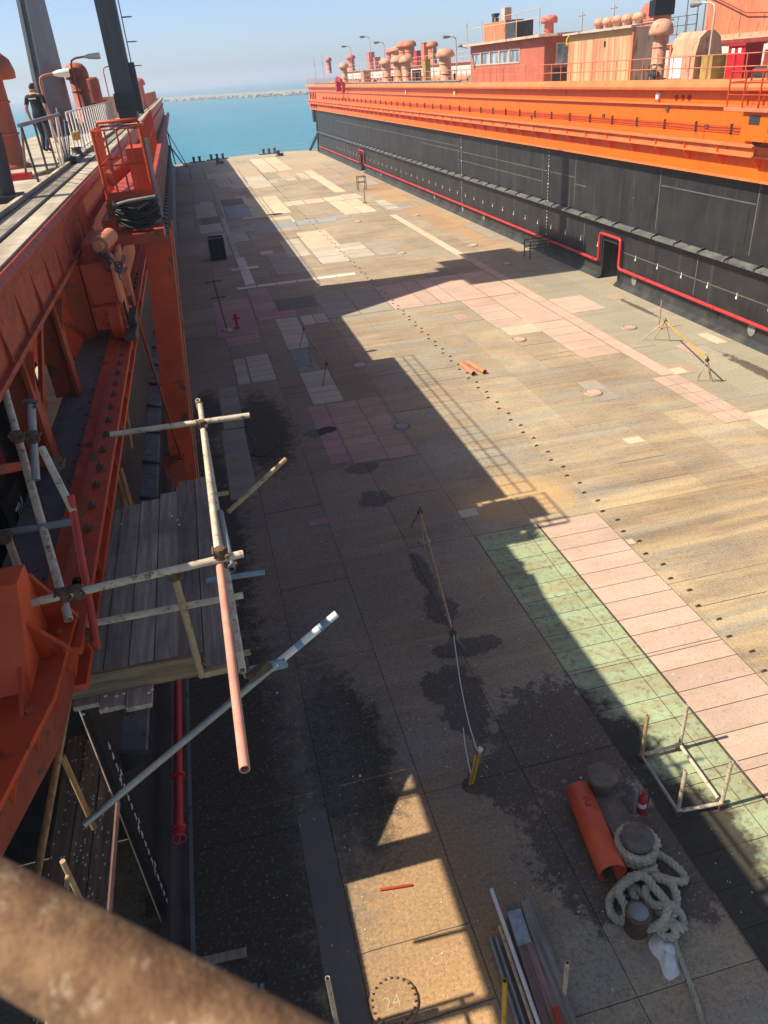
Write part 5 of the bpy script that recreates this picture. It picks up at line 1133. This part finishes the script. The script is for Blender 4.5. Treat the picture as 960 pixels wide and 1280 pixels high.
# wooden poles leaning under the rail
for k, (p, q, lab) in enumerate((((205*0+72, 800), (110, 1030), ''),)): pass
for k, (a, za, c, zc, lab) in enumerate((((78, 945), 5.2, (118, 1035), 4.0, 'short yellow pole leaning across the spattered walkway'), ((85, 880), 6.0, (46, 1095), 5.6, 'long yellow timber pole beside the rail beam end'), ((150, 585), 7.0, (166, 640), 6.4, 'yellow pole end behind the scaffold planks'), ((135, 560), 7.1, (158, 636), 6.5, 'yellow pole between rail beam and scaffold planks'), ((156, 500), 6.6, (164, 560), 6.0, 'thin dark yellow pole under the rail carriage'))):
    b = MB(); b.tube(at(a[0], a[1], za), at(c[0], c[1], zc), .032, 10); tag(b.build('timber_pole', M['bamboo']), lab, 'pole')

# ------------------------------------------------------------------ things standing and lying on the dock floor
# black steel crate
t = thing('steel_crate', (.92, 57.5, 0), 'black open-topped steel crate standing alone far down the dock', 'crate')
b = MB(); x0, x1, ya, yb, h = .36, 1.48, 56.9, 58.2, 1.5
b.box(x0, x1, ya, ya+.06, .1, h); b.box(x0, x1, yb-.06, yb, .1, h); b.box(x0, x0+.06, ya+.06, yb-.06, .1, h); b.box(x1-.06, x1, ya+.06, yb-.06, .1, h); b.box(x0, x1, ya, yb, .06, .1); b.build('shell', M['black'], t)
for k in range(4): b = MB(); xx = x0+.02+k*.34; b.box(xx, xx+.06, ya-.03, ya, .1, h); b.build('rib', M['darksteel'], t)
b = MB(); b.box(x0+.06, x1-.06, ya+.3, ya+.8, h-.25, h-.05); b.build('contents', M['clamp'], t)
for xx in (x0, x1-.1): b = MB(); b.box(xx, xx+.1, ya, yb, 0, .06); b.build('skid', M['darksteel'], t)
# twin bollards joined by a base beam
B1 = at(753, 967, .55); B2 = at(797, 1044, .55); B3 = at(798, 1140, .42)
t = thing('mooring_bollard', ((B1.x+B2.x)/2, (B1.y+B2.y)/2, 0), 'dark twin mooring bollard on a base beam, rope round one post', 'bollard')
for B in (B1, B2):
    b = MB(); b.lathe((B.x, B.y, 0), [(.21, 0), (.21, .38), (.225, .42), (.25, .45), (.25, .53), (.235, .56), (.01, .565)], 28); b.build('post', M['bollard'], t)
d = (B2-B1).normalized(); b = MB(); b.bar(B1-d*.25+V((0, 0, -.45)), B2+d*.25+V((0, 0, -.45)), .42, .2); b.build('base_beam', M['bollard'], t)
t = thing('pipe_bollard', (B3.x, B3.y, 0), 'short capped pipe bollard in the middle of the rope heap', 'bollard')
b = MB(); b.lathe((B3.x, B3.y, 0), [(.165, 0), (.165, .36), (.185, .38), (.185, .42), (.17, .435), (.14, .435)], 26); b.build('pipe', M['clamp'], t)
b = MB(); b.lathe((B3.x, B3.y, .425), [(.139, 0), (.139, .012), (.01, .013)], 24); b.build('cap', M['grey'], t)
# orange half-round roller shell
t = thing('orange_roller', tuple(at(745, 1045, 0)), 'orange painted half-round steel pipe lying beside the twin bollard', 'pipe')
a = at(722, 987, .22); c = at(766, 1092, .22); d = (c-a).normalized(); s_ = d.cross(V((0, 0, 1))).normalized(); n = 16; R1 = .222; R2 = .204
A = []; 
ang = [math.pi*(-.36+1.72*i/n) for i in range(n+1)]
b = MB(); vs = []
for e in (a, c):
    for R in (R1, R2): vs += [e+s_*math.cos(q)*R+V((0, 0, 1))*math.sin(q)*R for q in ang]
m_ = n+1; fs = []
for i in range(n): fs += [(i, i+1, 2*m_+i+1, 2*m_+i), (m_+i, 3*m_+i, 3*m_+i+1, m_+i+1), (i, m_+i, m_+i+1, i+1), (2*m_+i, 2*m_+i+1, 3*m_+i+1, 3*m_+i)]
fs += [(0, 2*m_, 3*m_, m_), (n, m_+n, 3*m_+n, 2*m_+n)]
b.add(vs, fs, True); sh = b.build('shell', M['orange_roller'], t)
b = MB(); b.bar(a+s_*-.215+V((0, 0, -.11)), a+(c-a)*.82+s_*-.215+V((0, 0, -.11)), .03, .06); b.build('edge_flange', M['orange_roller'], t)
lettering('shell_mark', 'S', .26, a+d*.42+V((0, 0, R1+.002)), -s_*-1 if False else s_, -d, M['red_dull'], sh, .003)
# hawser: three twisted strands along one path
def rope(ctrl, r, name, label, step=.045):
    pts = catmull(ctrl, 10); L = [0]
    for i in range(1, len(pts)): L.append(L[-1]+(pts[i]-pts[i-1]).length)
    N = int(L[-1]/step); P = []; j = 0
    for k in range(N+1):
        s0 = L[-1]*k/N
        while j < len(L)-2 and L[j+1] < s0: j += 1
        u = (s0-L[j])/max(1e-6, L[j+1]-L[j]); P.append(pts[j].lerp(pts[j+1], min(1, u)))
    t = thing(name, tuple(P[0]), label, 'rope'); u = None
    fr = []
    for i in range(len(P)):
        dd = (P[min(i+1, len(P)-1)]-P[max(i-1, 0)]).normalized()
        if u is None: u = dd.cross(V((0, 0, 1))).normalized()
        u = (u-dd*u.dot(dd)).normalized(); fr.append((u.copy(), dd.cross(u)))
    for s in range(3):
        b = MB(); q = [P[i]+(fr[i][0]*math.cos(i*step*25+s*2.094)+fr[i][1]*math.sin(i*step*25+s*2.094))*r*.56 for i in range(len(P))]
        b.path(q, r*.58, 7); b.build('strand', M['rope'], t)
    return t
zz = lambda x, y, z=.08: at(690+x*.20833, 930+y*.20833, z)
ring = []
for k in range(34):
    a_ = k*2*math.pi/9.5-.6; ring.append(V((B2.x+.275*math.cos(a_), B2.y+.275*math.sin(a_), .42-.009*k)))
ctrl = [zz(410, 520, .5)]+ring+[zz(610, 735, .16), zz(560, 775, .2), zz(470, 800, .22), zz(395, 865, .12), zz(345, 945, .08), zz(365, 1030, .08), zz(430, 1060, .1), zz(445, 985, .2), zz(400, 890, .24), zz(455, 825, .3), zz(545, 790, .36), zz(620, 870, .36), zz(690, 960, .3), zz(670, 1060, .22), zz(590, 1105, .14), zz(545, 1090, .1)]
rope(ctrl, .062, 'mooring_rope', 'thick pale hawser wound round the bollard post and looped beside it')
ctrl = [zz(620, 650, .14), zz(700, 700, .1), zz(775, 765, .08), zz(800, 820, .08), zz(740, 825, .12), zz(655, 800, .2), zz(600, 795, .26), zz(700, 830, .22), zz(745, 900, .2), zz(735, 1000, .16), zz(690, 1080, .14), zz(650, 1120, .1), zz(690, 1165, .09), zz(745, 1140, .09), zz(720, 1070, .16), zz(790, 1110, .08), zz(770, 1020, .1), zz(700, 960, .26), zz(620, 970, .24), zz(560, 900, .2), zz(590, 850, .24), zz(650, 900, .2), zz(700, 1000, .2), zz(640, 1010, .12), zz(600, 960, .1), zz(520, 880, .12), zz(470, 850, .12), zz(500, 930, .14)]
rope(ctrl, .062, 'mooring_rope', 'heap of thick pale hawser piled around the short pipe bollard')
ctrl = [zz(740, 1120, .07), at(844, 1178, .05), at(858, 1216, .05), at(870, 1250, .05), at(881, 1286, .05)]
rope(ctrl, .035, 'mooring_rope', 'thin straight rope end running from the white sack out of frame', .04)
# white sack
def sack():
    from mathutils import noise
    c = at(832, 1194, 0); b = MB(); n = 30; vs = [c+V((0, 0, .10))]; ks = [.12, .25, .38, .5, .62, .74, .86, .96, 1.03]
    for r in ks:
        for i in range(n):
            a_ = 2*math.pi*i/n; k = 1+.16*math.sin(3*a_+1)+.12*math.sin(5*a_+.5); x, y_ = math.cos(a_)*.17*r*k, math.sin(a_)*.30*r*k
            cr = abs(noise.noise(V((x*9, y_*9, 3.1))))*.10+abs(noise.noise(V((x*22, y_*22, 1.1))))*.05
            vs.append(c+V((x*1.0+y_*.12, y_, max(.004, (1-r**3)*.09+cr*(1-r*.6)-.015 if r < 1 else .004))))
    fs = [(0, 1+i, 1+(i+1) % n) for i in range(n)]
    for j in range(len(ks)-1):
        for i in range(n): fs.append((1+j*n+i, 1+(j+1)*n+i, 1+(j+1)*n+(i+1) % n, 1+j*n+(i+1) % n))
    b.add(vs, fs, True); tag(b.build('plastic_sack', M['bag']), 'crumpled white plastic sack beside the rope heap', 'sack')
    for px, py, sc in ((778, 1122, .09), (785, 1156, .07)):
        q = at(px, py, .03); b = MB(); b.path([q+V((-sc, 0, 0)), q+V((0, sc*.4, .04)), q+V((sc, -sc*.2, .01))], .03, 6); tag(b.build('blue_rag', M['tube_blue']), 'small scrap of blue plastic under the rope, %s' % ('upper one' if py < 1140 else 'lower one by the pipe bollard'), 'rag')
sack()
# fire extinguisher and steel bar beside it
p = at(801, 1014, 0); t = thing('fire_extinguisher', tuple(p), 'small red fire extinguisher with white label beside the bollards', 'fire extinguisher')
b = MB(); b.lathe(p, [(.075, 0), (.075, .30), (.064, .36), (.03, .39), (.024, .42)], 18); b.build('cylinder', M['red'], t)
b = MB(); b.box(p.x-.016, p.x+.016, p.y-.016, p.y+.016, p.z+.42, p.z+.48); b.bar(p+V((-.02, 0, .48)), p+V((.07, 0, .53)), .025, .018); b.build('valve', M['red'], t)
b = MB(); b.path([p+V((.02, 0, .44)), p+V((.09, -.02, .4)), p+V((.10, -.02, .24)), p+V((.085, -.02, .12))], .010, 6); b.build('hose', M['black'], t)
b = MB(); b.lathe(p+V((0, 0, .15)), [(.0765, 0), (.0765, .10)], 18); b.v = b.v; b.build('label', M['white'], t)
p = at(792, 1016, 0); b = MB(); b.bar(p, p+V((.01, .03, .55)), .06, .05); tag(b.build('steel_bar', M['grey']), 'upright grey steel bar next to the fire extinguisher', 'bar')
# low tubular frame with four corner posts
t = thing('tube_stand', (6.4, 7.5, 0), 'low rectangular tube frame with four upright posts on green plates', 'frame')
fc = [at(802, 944, .12), at(850, 931, .12), at(902, 1004, .12), at(847, 1014, .12)]
for i in range(4):
    b = MB(); b.tube(fc[i], fc[(i+1) % 4], .033, 10); b.build('side_tube', M['tube'] if i != 3 else M['galv'], t)
    q = fc[i]; b = MB(); b.tube((q.x, q.y, .03), (q.x, q.y, 1.12), .033, 10, hollow=.2); b.build('post', M['tube_y'] if i == 0 else M['tube'], t)
    b = MB(); b.bar(q+V((-.07, 0, -.03)), q+V((.07, 0, -.03)), .1, .1); b.tube((q.x, q.y, 0), (q.x, q.y, .04), .05, 10); b.build('clamp', M['clamp'], t)
# tripods carrying poles
def tripod_rail(A_, B_, label, bases, post=None, m='tube_y'):
    t = thing('tripod_barrier', (A_.x, A_.y, 0), label, 'barrier')
    b = MB(); b.tube(A_, B_, .03, 10); b.build('pole', M[m], t)
    for top, fs in bases:
        for f_ in fs: b = MB(); b.tube(top+V((0, 0, .04)), f_, .02, 8); b.build('leg', M['galv'] if m != 'yellow' else M['cream_pink'], t)
        b = MB(); b.bar(top+V((-.06, 0, 0)), top+V((.06, 0, 0)), .1, .1); b.tube(top, top+V((0, 0, .16)), .022, 8); b.build('clamp', M['clamp'], t)
    if post:
        p, h = post; b = MB(); b.tube(p, p+V((0, 0, h)), .028, 8); b.build('post', M['tube_y'], t)
        b = MB(); b.lathe(p, [(.17, 0), (.17, .03), (.14, .05), (.05, .06)], 18); b.build('disc_foot', M['tube_y'], t)
    return t
A_, B_ = at(525, 640, 1.0), at(566, 792, 1.0)
tripod_rail(A_, B_, 'yellow pole on two tripods in the middle of the shaded floor', [(A_, [at(514, 658), A_+V((.3, .45, -1)), A_+V((-.02, -.35, -1))]), (B_, [at(554, 818), at(582, 815), B_+V((.1, .4, -1))])], (at(531, 678), .95))
A_, B_ = at(380, 412, 1.0), at(408, 455, 1.0)
tripod_rail(A_, B_, 'thin pole barrier on tripods standing on the pale far plates', [(A_, [at(375, 433), A_+V((.3, .3, -1)), A_+V((.2, -.3, -1))]), (B_, [at(404, 479), B_+V((.35, .2, -1)), B_+V((-.2, .3, -1))])], (at(389, 457), .95))
A_, B_ = at(832, 402, .95), at(884, 450, .95)
tripod_rail(A_, B_, 'yellow pole on two tripods in the sun by the black wall', [(A_, [at(802, 425), at(817, 424), A_+V((.4, .1, -.95))]), (B_, [at(871, 476), at(888, 474), B_+V((.45, .1, -.95))])], (at(823, 411), 1.3), 'yellow')
p = at(590, 982); t = thing('line_post', tuple(p), 'short yellow post with rusty disc foot and white line', 'post')
b = MB(); b.tube(p, at(600, 938, .75), .026, 8); b.tube(p+V((-.05, 0, 0)), at(594, 945, .7), .022, 8); b.build('post', M['yellow'], t); b = MB(); b.lathe(p, [(.17, 0), (.17, .03), (.05, .05)], 18); b.build('disc_foot', M['clamp'], t)
q = at(600, 937, .76); b = MB(); b.lathe(q, [(.03, -.05), (.06, 0), (.03, .05)], 8); b.build('knot', M['rope_white'], t)
pts = [B_ for B_ in (at(567, 794, 1.0), at(575, 850, .85), at(585, 900, .75), at(596, 937, .76))]; b = MB(); b.path(catmull(pts, 6), .011, 5); b.path(catmull([at(579, 910, .25), at(582, 935, .3), at(588, 965, .2), at(591, 978, .06)], 5), .012, 5)
tag(b.build('strung_cord', M['rope_white']), 'thin white cord strung from the tripod to the yellow post', 'cord')
# stack of planks and loose tubes at the bottom edge
t = thing('plank_stack', (2.7, 4.9, 0), 'stack of grey and pink-stained planks at the bottom edge', 'plank stack')
def pb(x0, x1, y0, y1, z0, z1, m, nm='plank'):
    b = MB(); k = .085; b.prism([(x0+(y0-6)*k, y0, z0), (x1+(y0-6)*k, y0, z0), (x1+(y1-6)*k, y1, z0), (x0+(y1-6)*k, y1, z0)], (0, 0, z1-z0)); return b.build(nm, M[m], t)
for lay in range(3):
    for k in range(2): pb(2.56+k*.225, 2.56+k*.225+.215, 3.0, 5.98-.04*lay+.03*k, .06*lay, .06*lay+.052, 'plank_grey')
pb(2.80, 3.02, 3.0, 6.06, .182, .235, 'plank_grey'); pb(2.56, 2.68, 3.0, 5.45, .182, .24, 'plank_pink'); pb(2.685, 2.795, 3.0, 5.46, .182, .243, 'plank_pink'); pb(2.57, 2.78, 5.47, 5.99, .182, .194, 'sheet', 'plastic_sheet'); pb(2.57, 2.77, 5.99, 6.05, .182, .23, 'plank_grey', 'plank_end')
b = MB(); b.tube((2.62, 4.2, .30), (2.66, 4.55, .30), .05, 8); tag(b.build('orange_bottle', M['orange']), 'small orange object lying on the plank stack', 'bottle')
for k, (x, y1_, m, z, lab) in enumerate(((2.47, 6.38, 'white', .2, 'pale tube reaching furthest past the plank stack'), (2.40, 5.85, 'tube', .12, 'yellow-tipped pale tube beside the plank stack'), (2.30, 5.75, 'galv', .06, 'grey tube second from the left beside the planks'), (2.22, 5.80, 'galv', .05, 'leftmost grey tube beside the plank stack'), (2.35, 5.6, 'clamp', .05, 'rusty tube under the pale ones beside the planks'))):
    b = MB(); b.tube((x, y1_, z), (x-.12, 3.2, z), .03, 10, hollow=.2); tag(b.build('loose_tube', M[m]), lab, 'tube', 'tubes beside the plank stack')
b = MB(); b.tube((2.405, 5.86, .12), (2.402, 5.72, .12), .032, 10); tag(b.build('tube_end_cap', M['yellow']), 'yellow painted sleeve on the end of a pale tube', 'sleeve')
for k, (p0, top, m, lab) in enumerate(((at(629, 1310), (630, 1226), 'yellow', 'upright yellow tube at the bottom edge beside loose tubes'), (at(704, 1254), (712, 1202), 'tube', 'upright pale tube right of the plank stack'), (at(425, 1300), (398, 1226), 'tube', 'upright pale tube at the bottom edge on the grey plate'))):
    q = atY(top[0], top[1], p0.y); b = MB(); b.tube(p0, (p0.x, p0.y, max(.5, q.z)), .032, 10, hollow=.25); tag(b.build('upright_tube', M[m]), lab, 'tube')
b = MB(); b.bar(at(250, 1203, .05), at(308, 1190, .05), .12, .05); tag(b.build('short_timber', M['plank_grey']), 'short grey timber lying in the dark corner', 'timber')
b = MB(); p = at(322, 1248); b.bar(p, p+V((0, 0, .35)), .07, .05); b.tube(p+V((.08, .02, 0)), p+V((.1, .02, .25)), .03, 8); tag(b.build('steel_peg', M['galv']), 'short steel peg standing in the dark corner', 'peg')
b = MB(); b.tube(at(475, 1112, .03), at(514, 1106, .03), .02, 8); tag(b.build('orange_rod', M['orange']), 'short orange rod lying across the sunlit patch', 'rod')
for k, (a, c) in enumerate((((577, 455), (592, 467)), ((585, 453), (606, 465)))):
    b = MB(); b.tube(at(a[0], a[1], .1), at(c[0], c[1], .1), .1, 14, hollow=.15); tag(b.build('salmon_pipe', M['peach_pipe']), ('left one of two salmon pipes lying near the lifting eyes', 'right one of two salmon pipes lying near the lifting eyes')[k], 'pipe')
# hydrant, slender stand, trestles
p = at(297, 410); t = thing('fire_hydrant', tuple(p), 'small dark red hydrant on the pinkish plates', 'hydrant')
b = MB(); b.lathe(p, [(.16, 0), (.16, .05), (.075, .08), (.075, .58), (.1, .6), (.1, .7), (.04, .76)], 14); b.build('body', M['red'], t); b = MB(); b.tube(p+V((-.2, 0, .5)), p+V((.2, 0, .5)), .045, 8); b.build('outlet', M['red'], t)
p = at(284, 413); t = thing('stand_pole', tuple(p), 'slender stand with cross arms beside the red hydrant', 'stand')
b = MB(); b.tube(p, p+V((-.25, 0, 2.6)), .03, 6); b.build('pole', M['darksteel'], t); b = MB(); b.lathe(p, [(.3, 0), (.3, .04), (.05, .06)], 12); b.build('foot', M['cream_pink'], t)
for h in (1.7, 2.5): b = MB(); q = p+V((-.1*h, 0, h)); b.tube(q+V((-.4, 0, 0)), q+V((.4, .1, 0)), .025, 6); b.build('arm', M['darksteel'], t)
for (xa, ya_, wx, wy, h, lab) in ((19.9, 45.3, 1.5, .9, 1.05, 'open tube table frame in the shade by the black wall'), (17.2, 84.4, .85, .8, 1.35, 'small rusty trestle far down by the sunlit wall')):
    t = thing('trestle', (xa, ya_, 0), lab, 'trestle')
    for x in (0, wx):
        for y_ in (0, wy): b = MB(); b.tube((xa+x, ya_+y_, 0), (xa+x, ya_+y_, h), .04, 6); b.build('leg', M['clamp'], t)
    for z in (h, h*.6): b = MB(); b.path([(xa, ya_, z), (xa+wx, ya_, z), (xa+wx, ya_+wy, z), (xa, ya_+wy, z)], .035, 6, True); b.build('frame_ring', M['clamp'], t)
b = MB(); b.tube((18.9, 92, 0), (18.9, 92, 0), .1, 6) if False else None
p = at(456, 254); t = thing('marker_post', tuple(p), 'thin pale post by the foot of the sunlit wall', 'post'); b = MB(); b.tube(p, p+V((0, 0, 1.4)), .07, 6); b.build('post', M['peach'], t)
b = MB(); b.lathe(p, [(.2, 0), (.2, .06), (.08, .08)], 10); b.build('foot', M['clamp'], t)
# far end: bollards, winch lumps and rail along the pontoon lip
def far_bollard(x, y_, n, label):
    t = thing('end_bollard', (x, y_, 0), label, 'bollard', 'bollards at the far pontoon lip')
    for k in range(n): b = MB(); b.lathe((x+(k-(n-1)/2)*.95, y_, 0), [(.26, 0), (.2, .08), (.2, .65), (.27, .7), (.27, .85), (.01, .88)], 10); b.build('post', M['darksteel'], t)
    b = MB(); b.box(x-n*.6, x+n*.6, y_-.4, y_+.4, 0, .12); b.build('base', M['darksteel'], t)
far_bollard(1.5, 138.5, 2, 'leftmost pair of dark bollards on the far lip'); far_bollard(4.9, 140.0, 3, 'row of three dark bollards left on the far lip'); far_bollard(13.7, 140.6, 3, 'row of three dark bollards right on the far lip')
for x, y_, lab in ((4.6, 131.5, 'dark capstan standing in front of the left far bollards'), (14.5, 134.8, 'dark capstan standing in front of the right far bollards')):
    b = MB(); b.lathe((x, y_, 0), [(.5, 0), (.5, .1), (.3, .2), (.26, .55), (.4, .75), (.4, .85), (.01, .9)], 14); b.box(x+.3, x+.9, y_-.2, y_+.2, 0, .45); tag(b.build('capstan', M['darksteel']), lab, 'capstan')
railing('end_railing', (9.0, 142.6, 0), (20.6, 140.3, 0), 1.2, 3.0, M['cream_pink'], 'thin railing along the far lip of the pontoon', rails=(1, .5), r=.02)
# cables hanging over the left wall top far away; hoses on floor near wall
p = at(212, 190, 2)
t = thing('wall_stay', (-2.2, 136, 0), 'dark raking stay at the far end of the left wing', 'stay'); b = MB(); b.tube((-2.2, 128, 5.5), (-.2, 133, .05), .07, 6); b.build('stay', M['darksteel'], t); b = MB(); b.box(-.5, .1, 132.6, 133.4, 0, .1); b.build('shoe', M['darksteel'], t)

# ------------------------------------------------------------------ gangway the picture is taken from
t = thing('gangway', (-.6, -.6, 9.5), 'gangway with thick rusty handrail pipe in the near left corner', 'gangway')
P0 = at(0, 1152, 10.6); P1 = at(330, 1332, 10.575); d = (P1-P0).normalized(); nn = V((-d.y, d.x, 0))
b = MB(); b.tube(P0-d*1.6, P1+d*1.0, .0285, 28); b.build('handrail', M['rustpipe'], t)
E0 = P0-d*1.6; E1 = P1+d*1.0
for q in (E0, E1): b = MB(); b.tube((q.x, q.y, 9.5), (q.x, q.y, 10.6), .028, 14); b.build('post', M['rustpipe'], t)
b = MB(); b.tube(E0+V((0, 0, -.55)), E1+V((0, 0, -.55)), .024, 14); b.build('mid_rail', M['rustpipe'], t)
a0 = E0+nn*.03; a1 = E1+nn*.03; b = MB(); b.prism([(a0.x, a0.y, 9.44), (a1.x, a1.y, 9.44), (a1.x-nn.x*1.0, a1.y-nn.y*1.0, 9.44), (a0.x-nn.x*1.0, a0.y-nn.y*1.0, 9.44)], (0, 0, .06)); b.build('floor_plate', M['rustpipe'], t)

# ------------------------------------------------------------------ humid air over the harbour
hm = bpy.data.materials.new('haze_air'); hm.use_nodes = True; hn = hm.node_tree; hn.nodes.clear()
ho = hn.nodes.new('ShaderNodeOutputMaterial'); hv = hn.nodes.new('ShaderNodeVolumePrincipled')
hv.inputs['Color'].default_value = (.84, .93, 1.0, 1); hv.inputs['Density'].default_value = .0006; hv.inputs['Anisotropy'].default_value = .2
hn.links.new(hv.outputs[0], ho.inputs['Volume'])
b = MB(); b.box(-4000, 4000, -700, 6000, SEA_Z-1.5, 36); tag(b.build('haze', hm), kind='stuff')
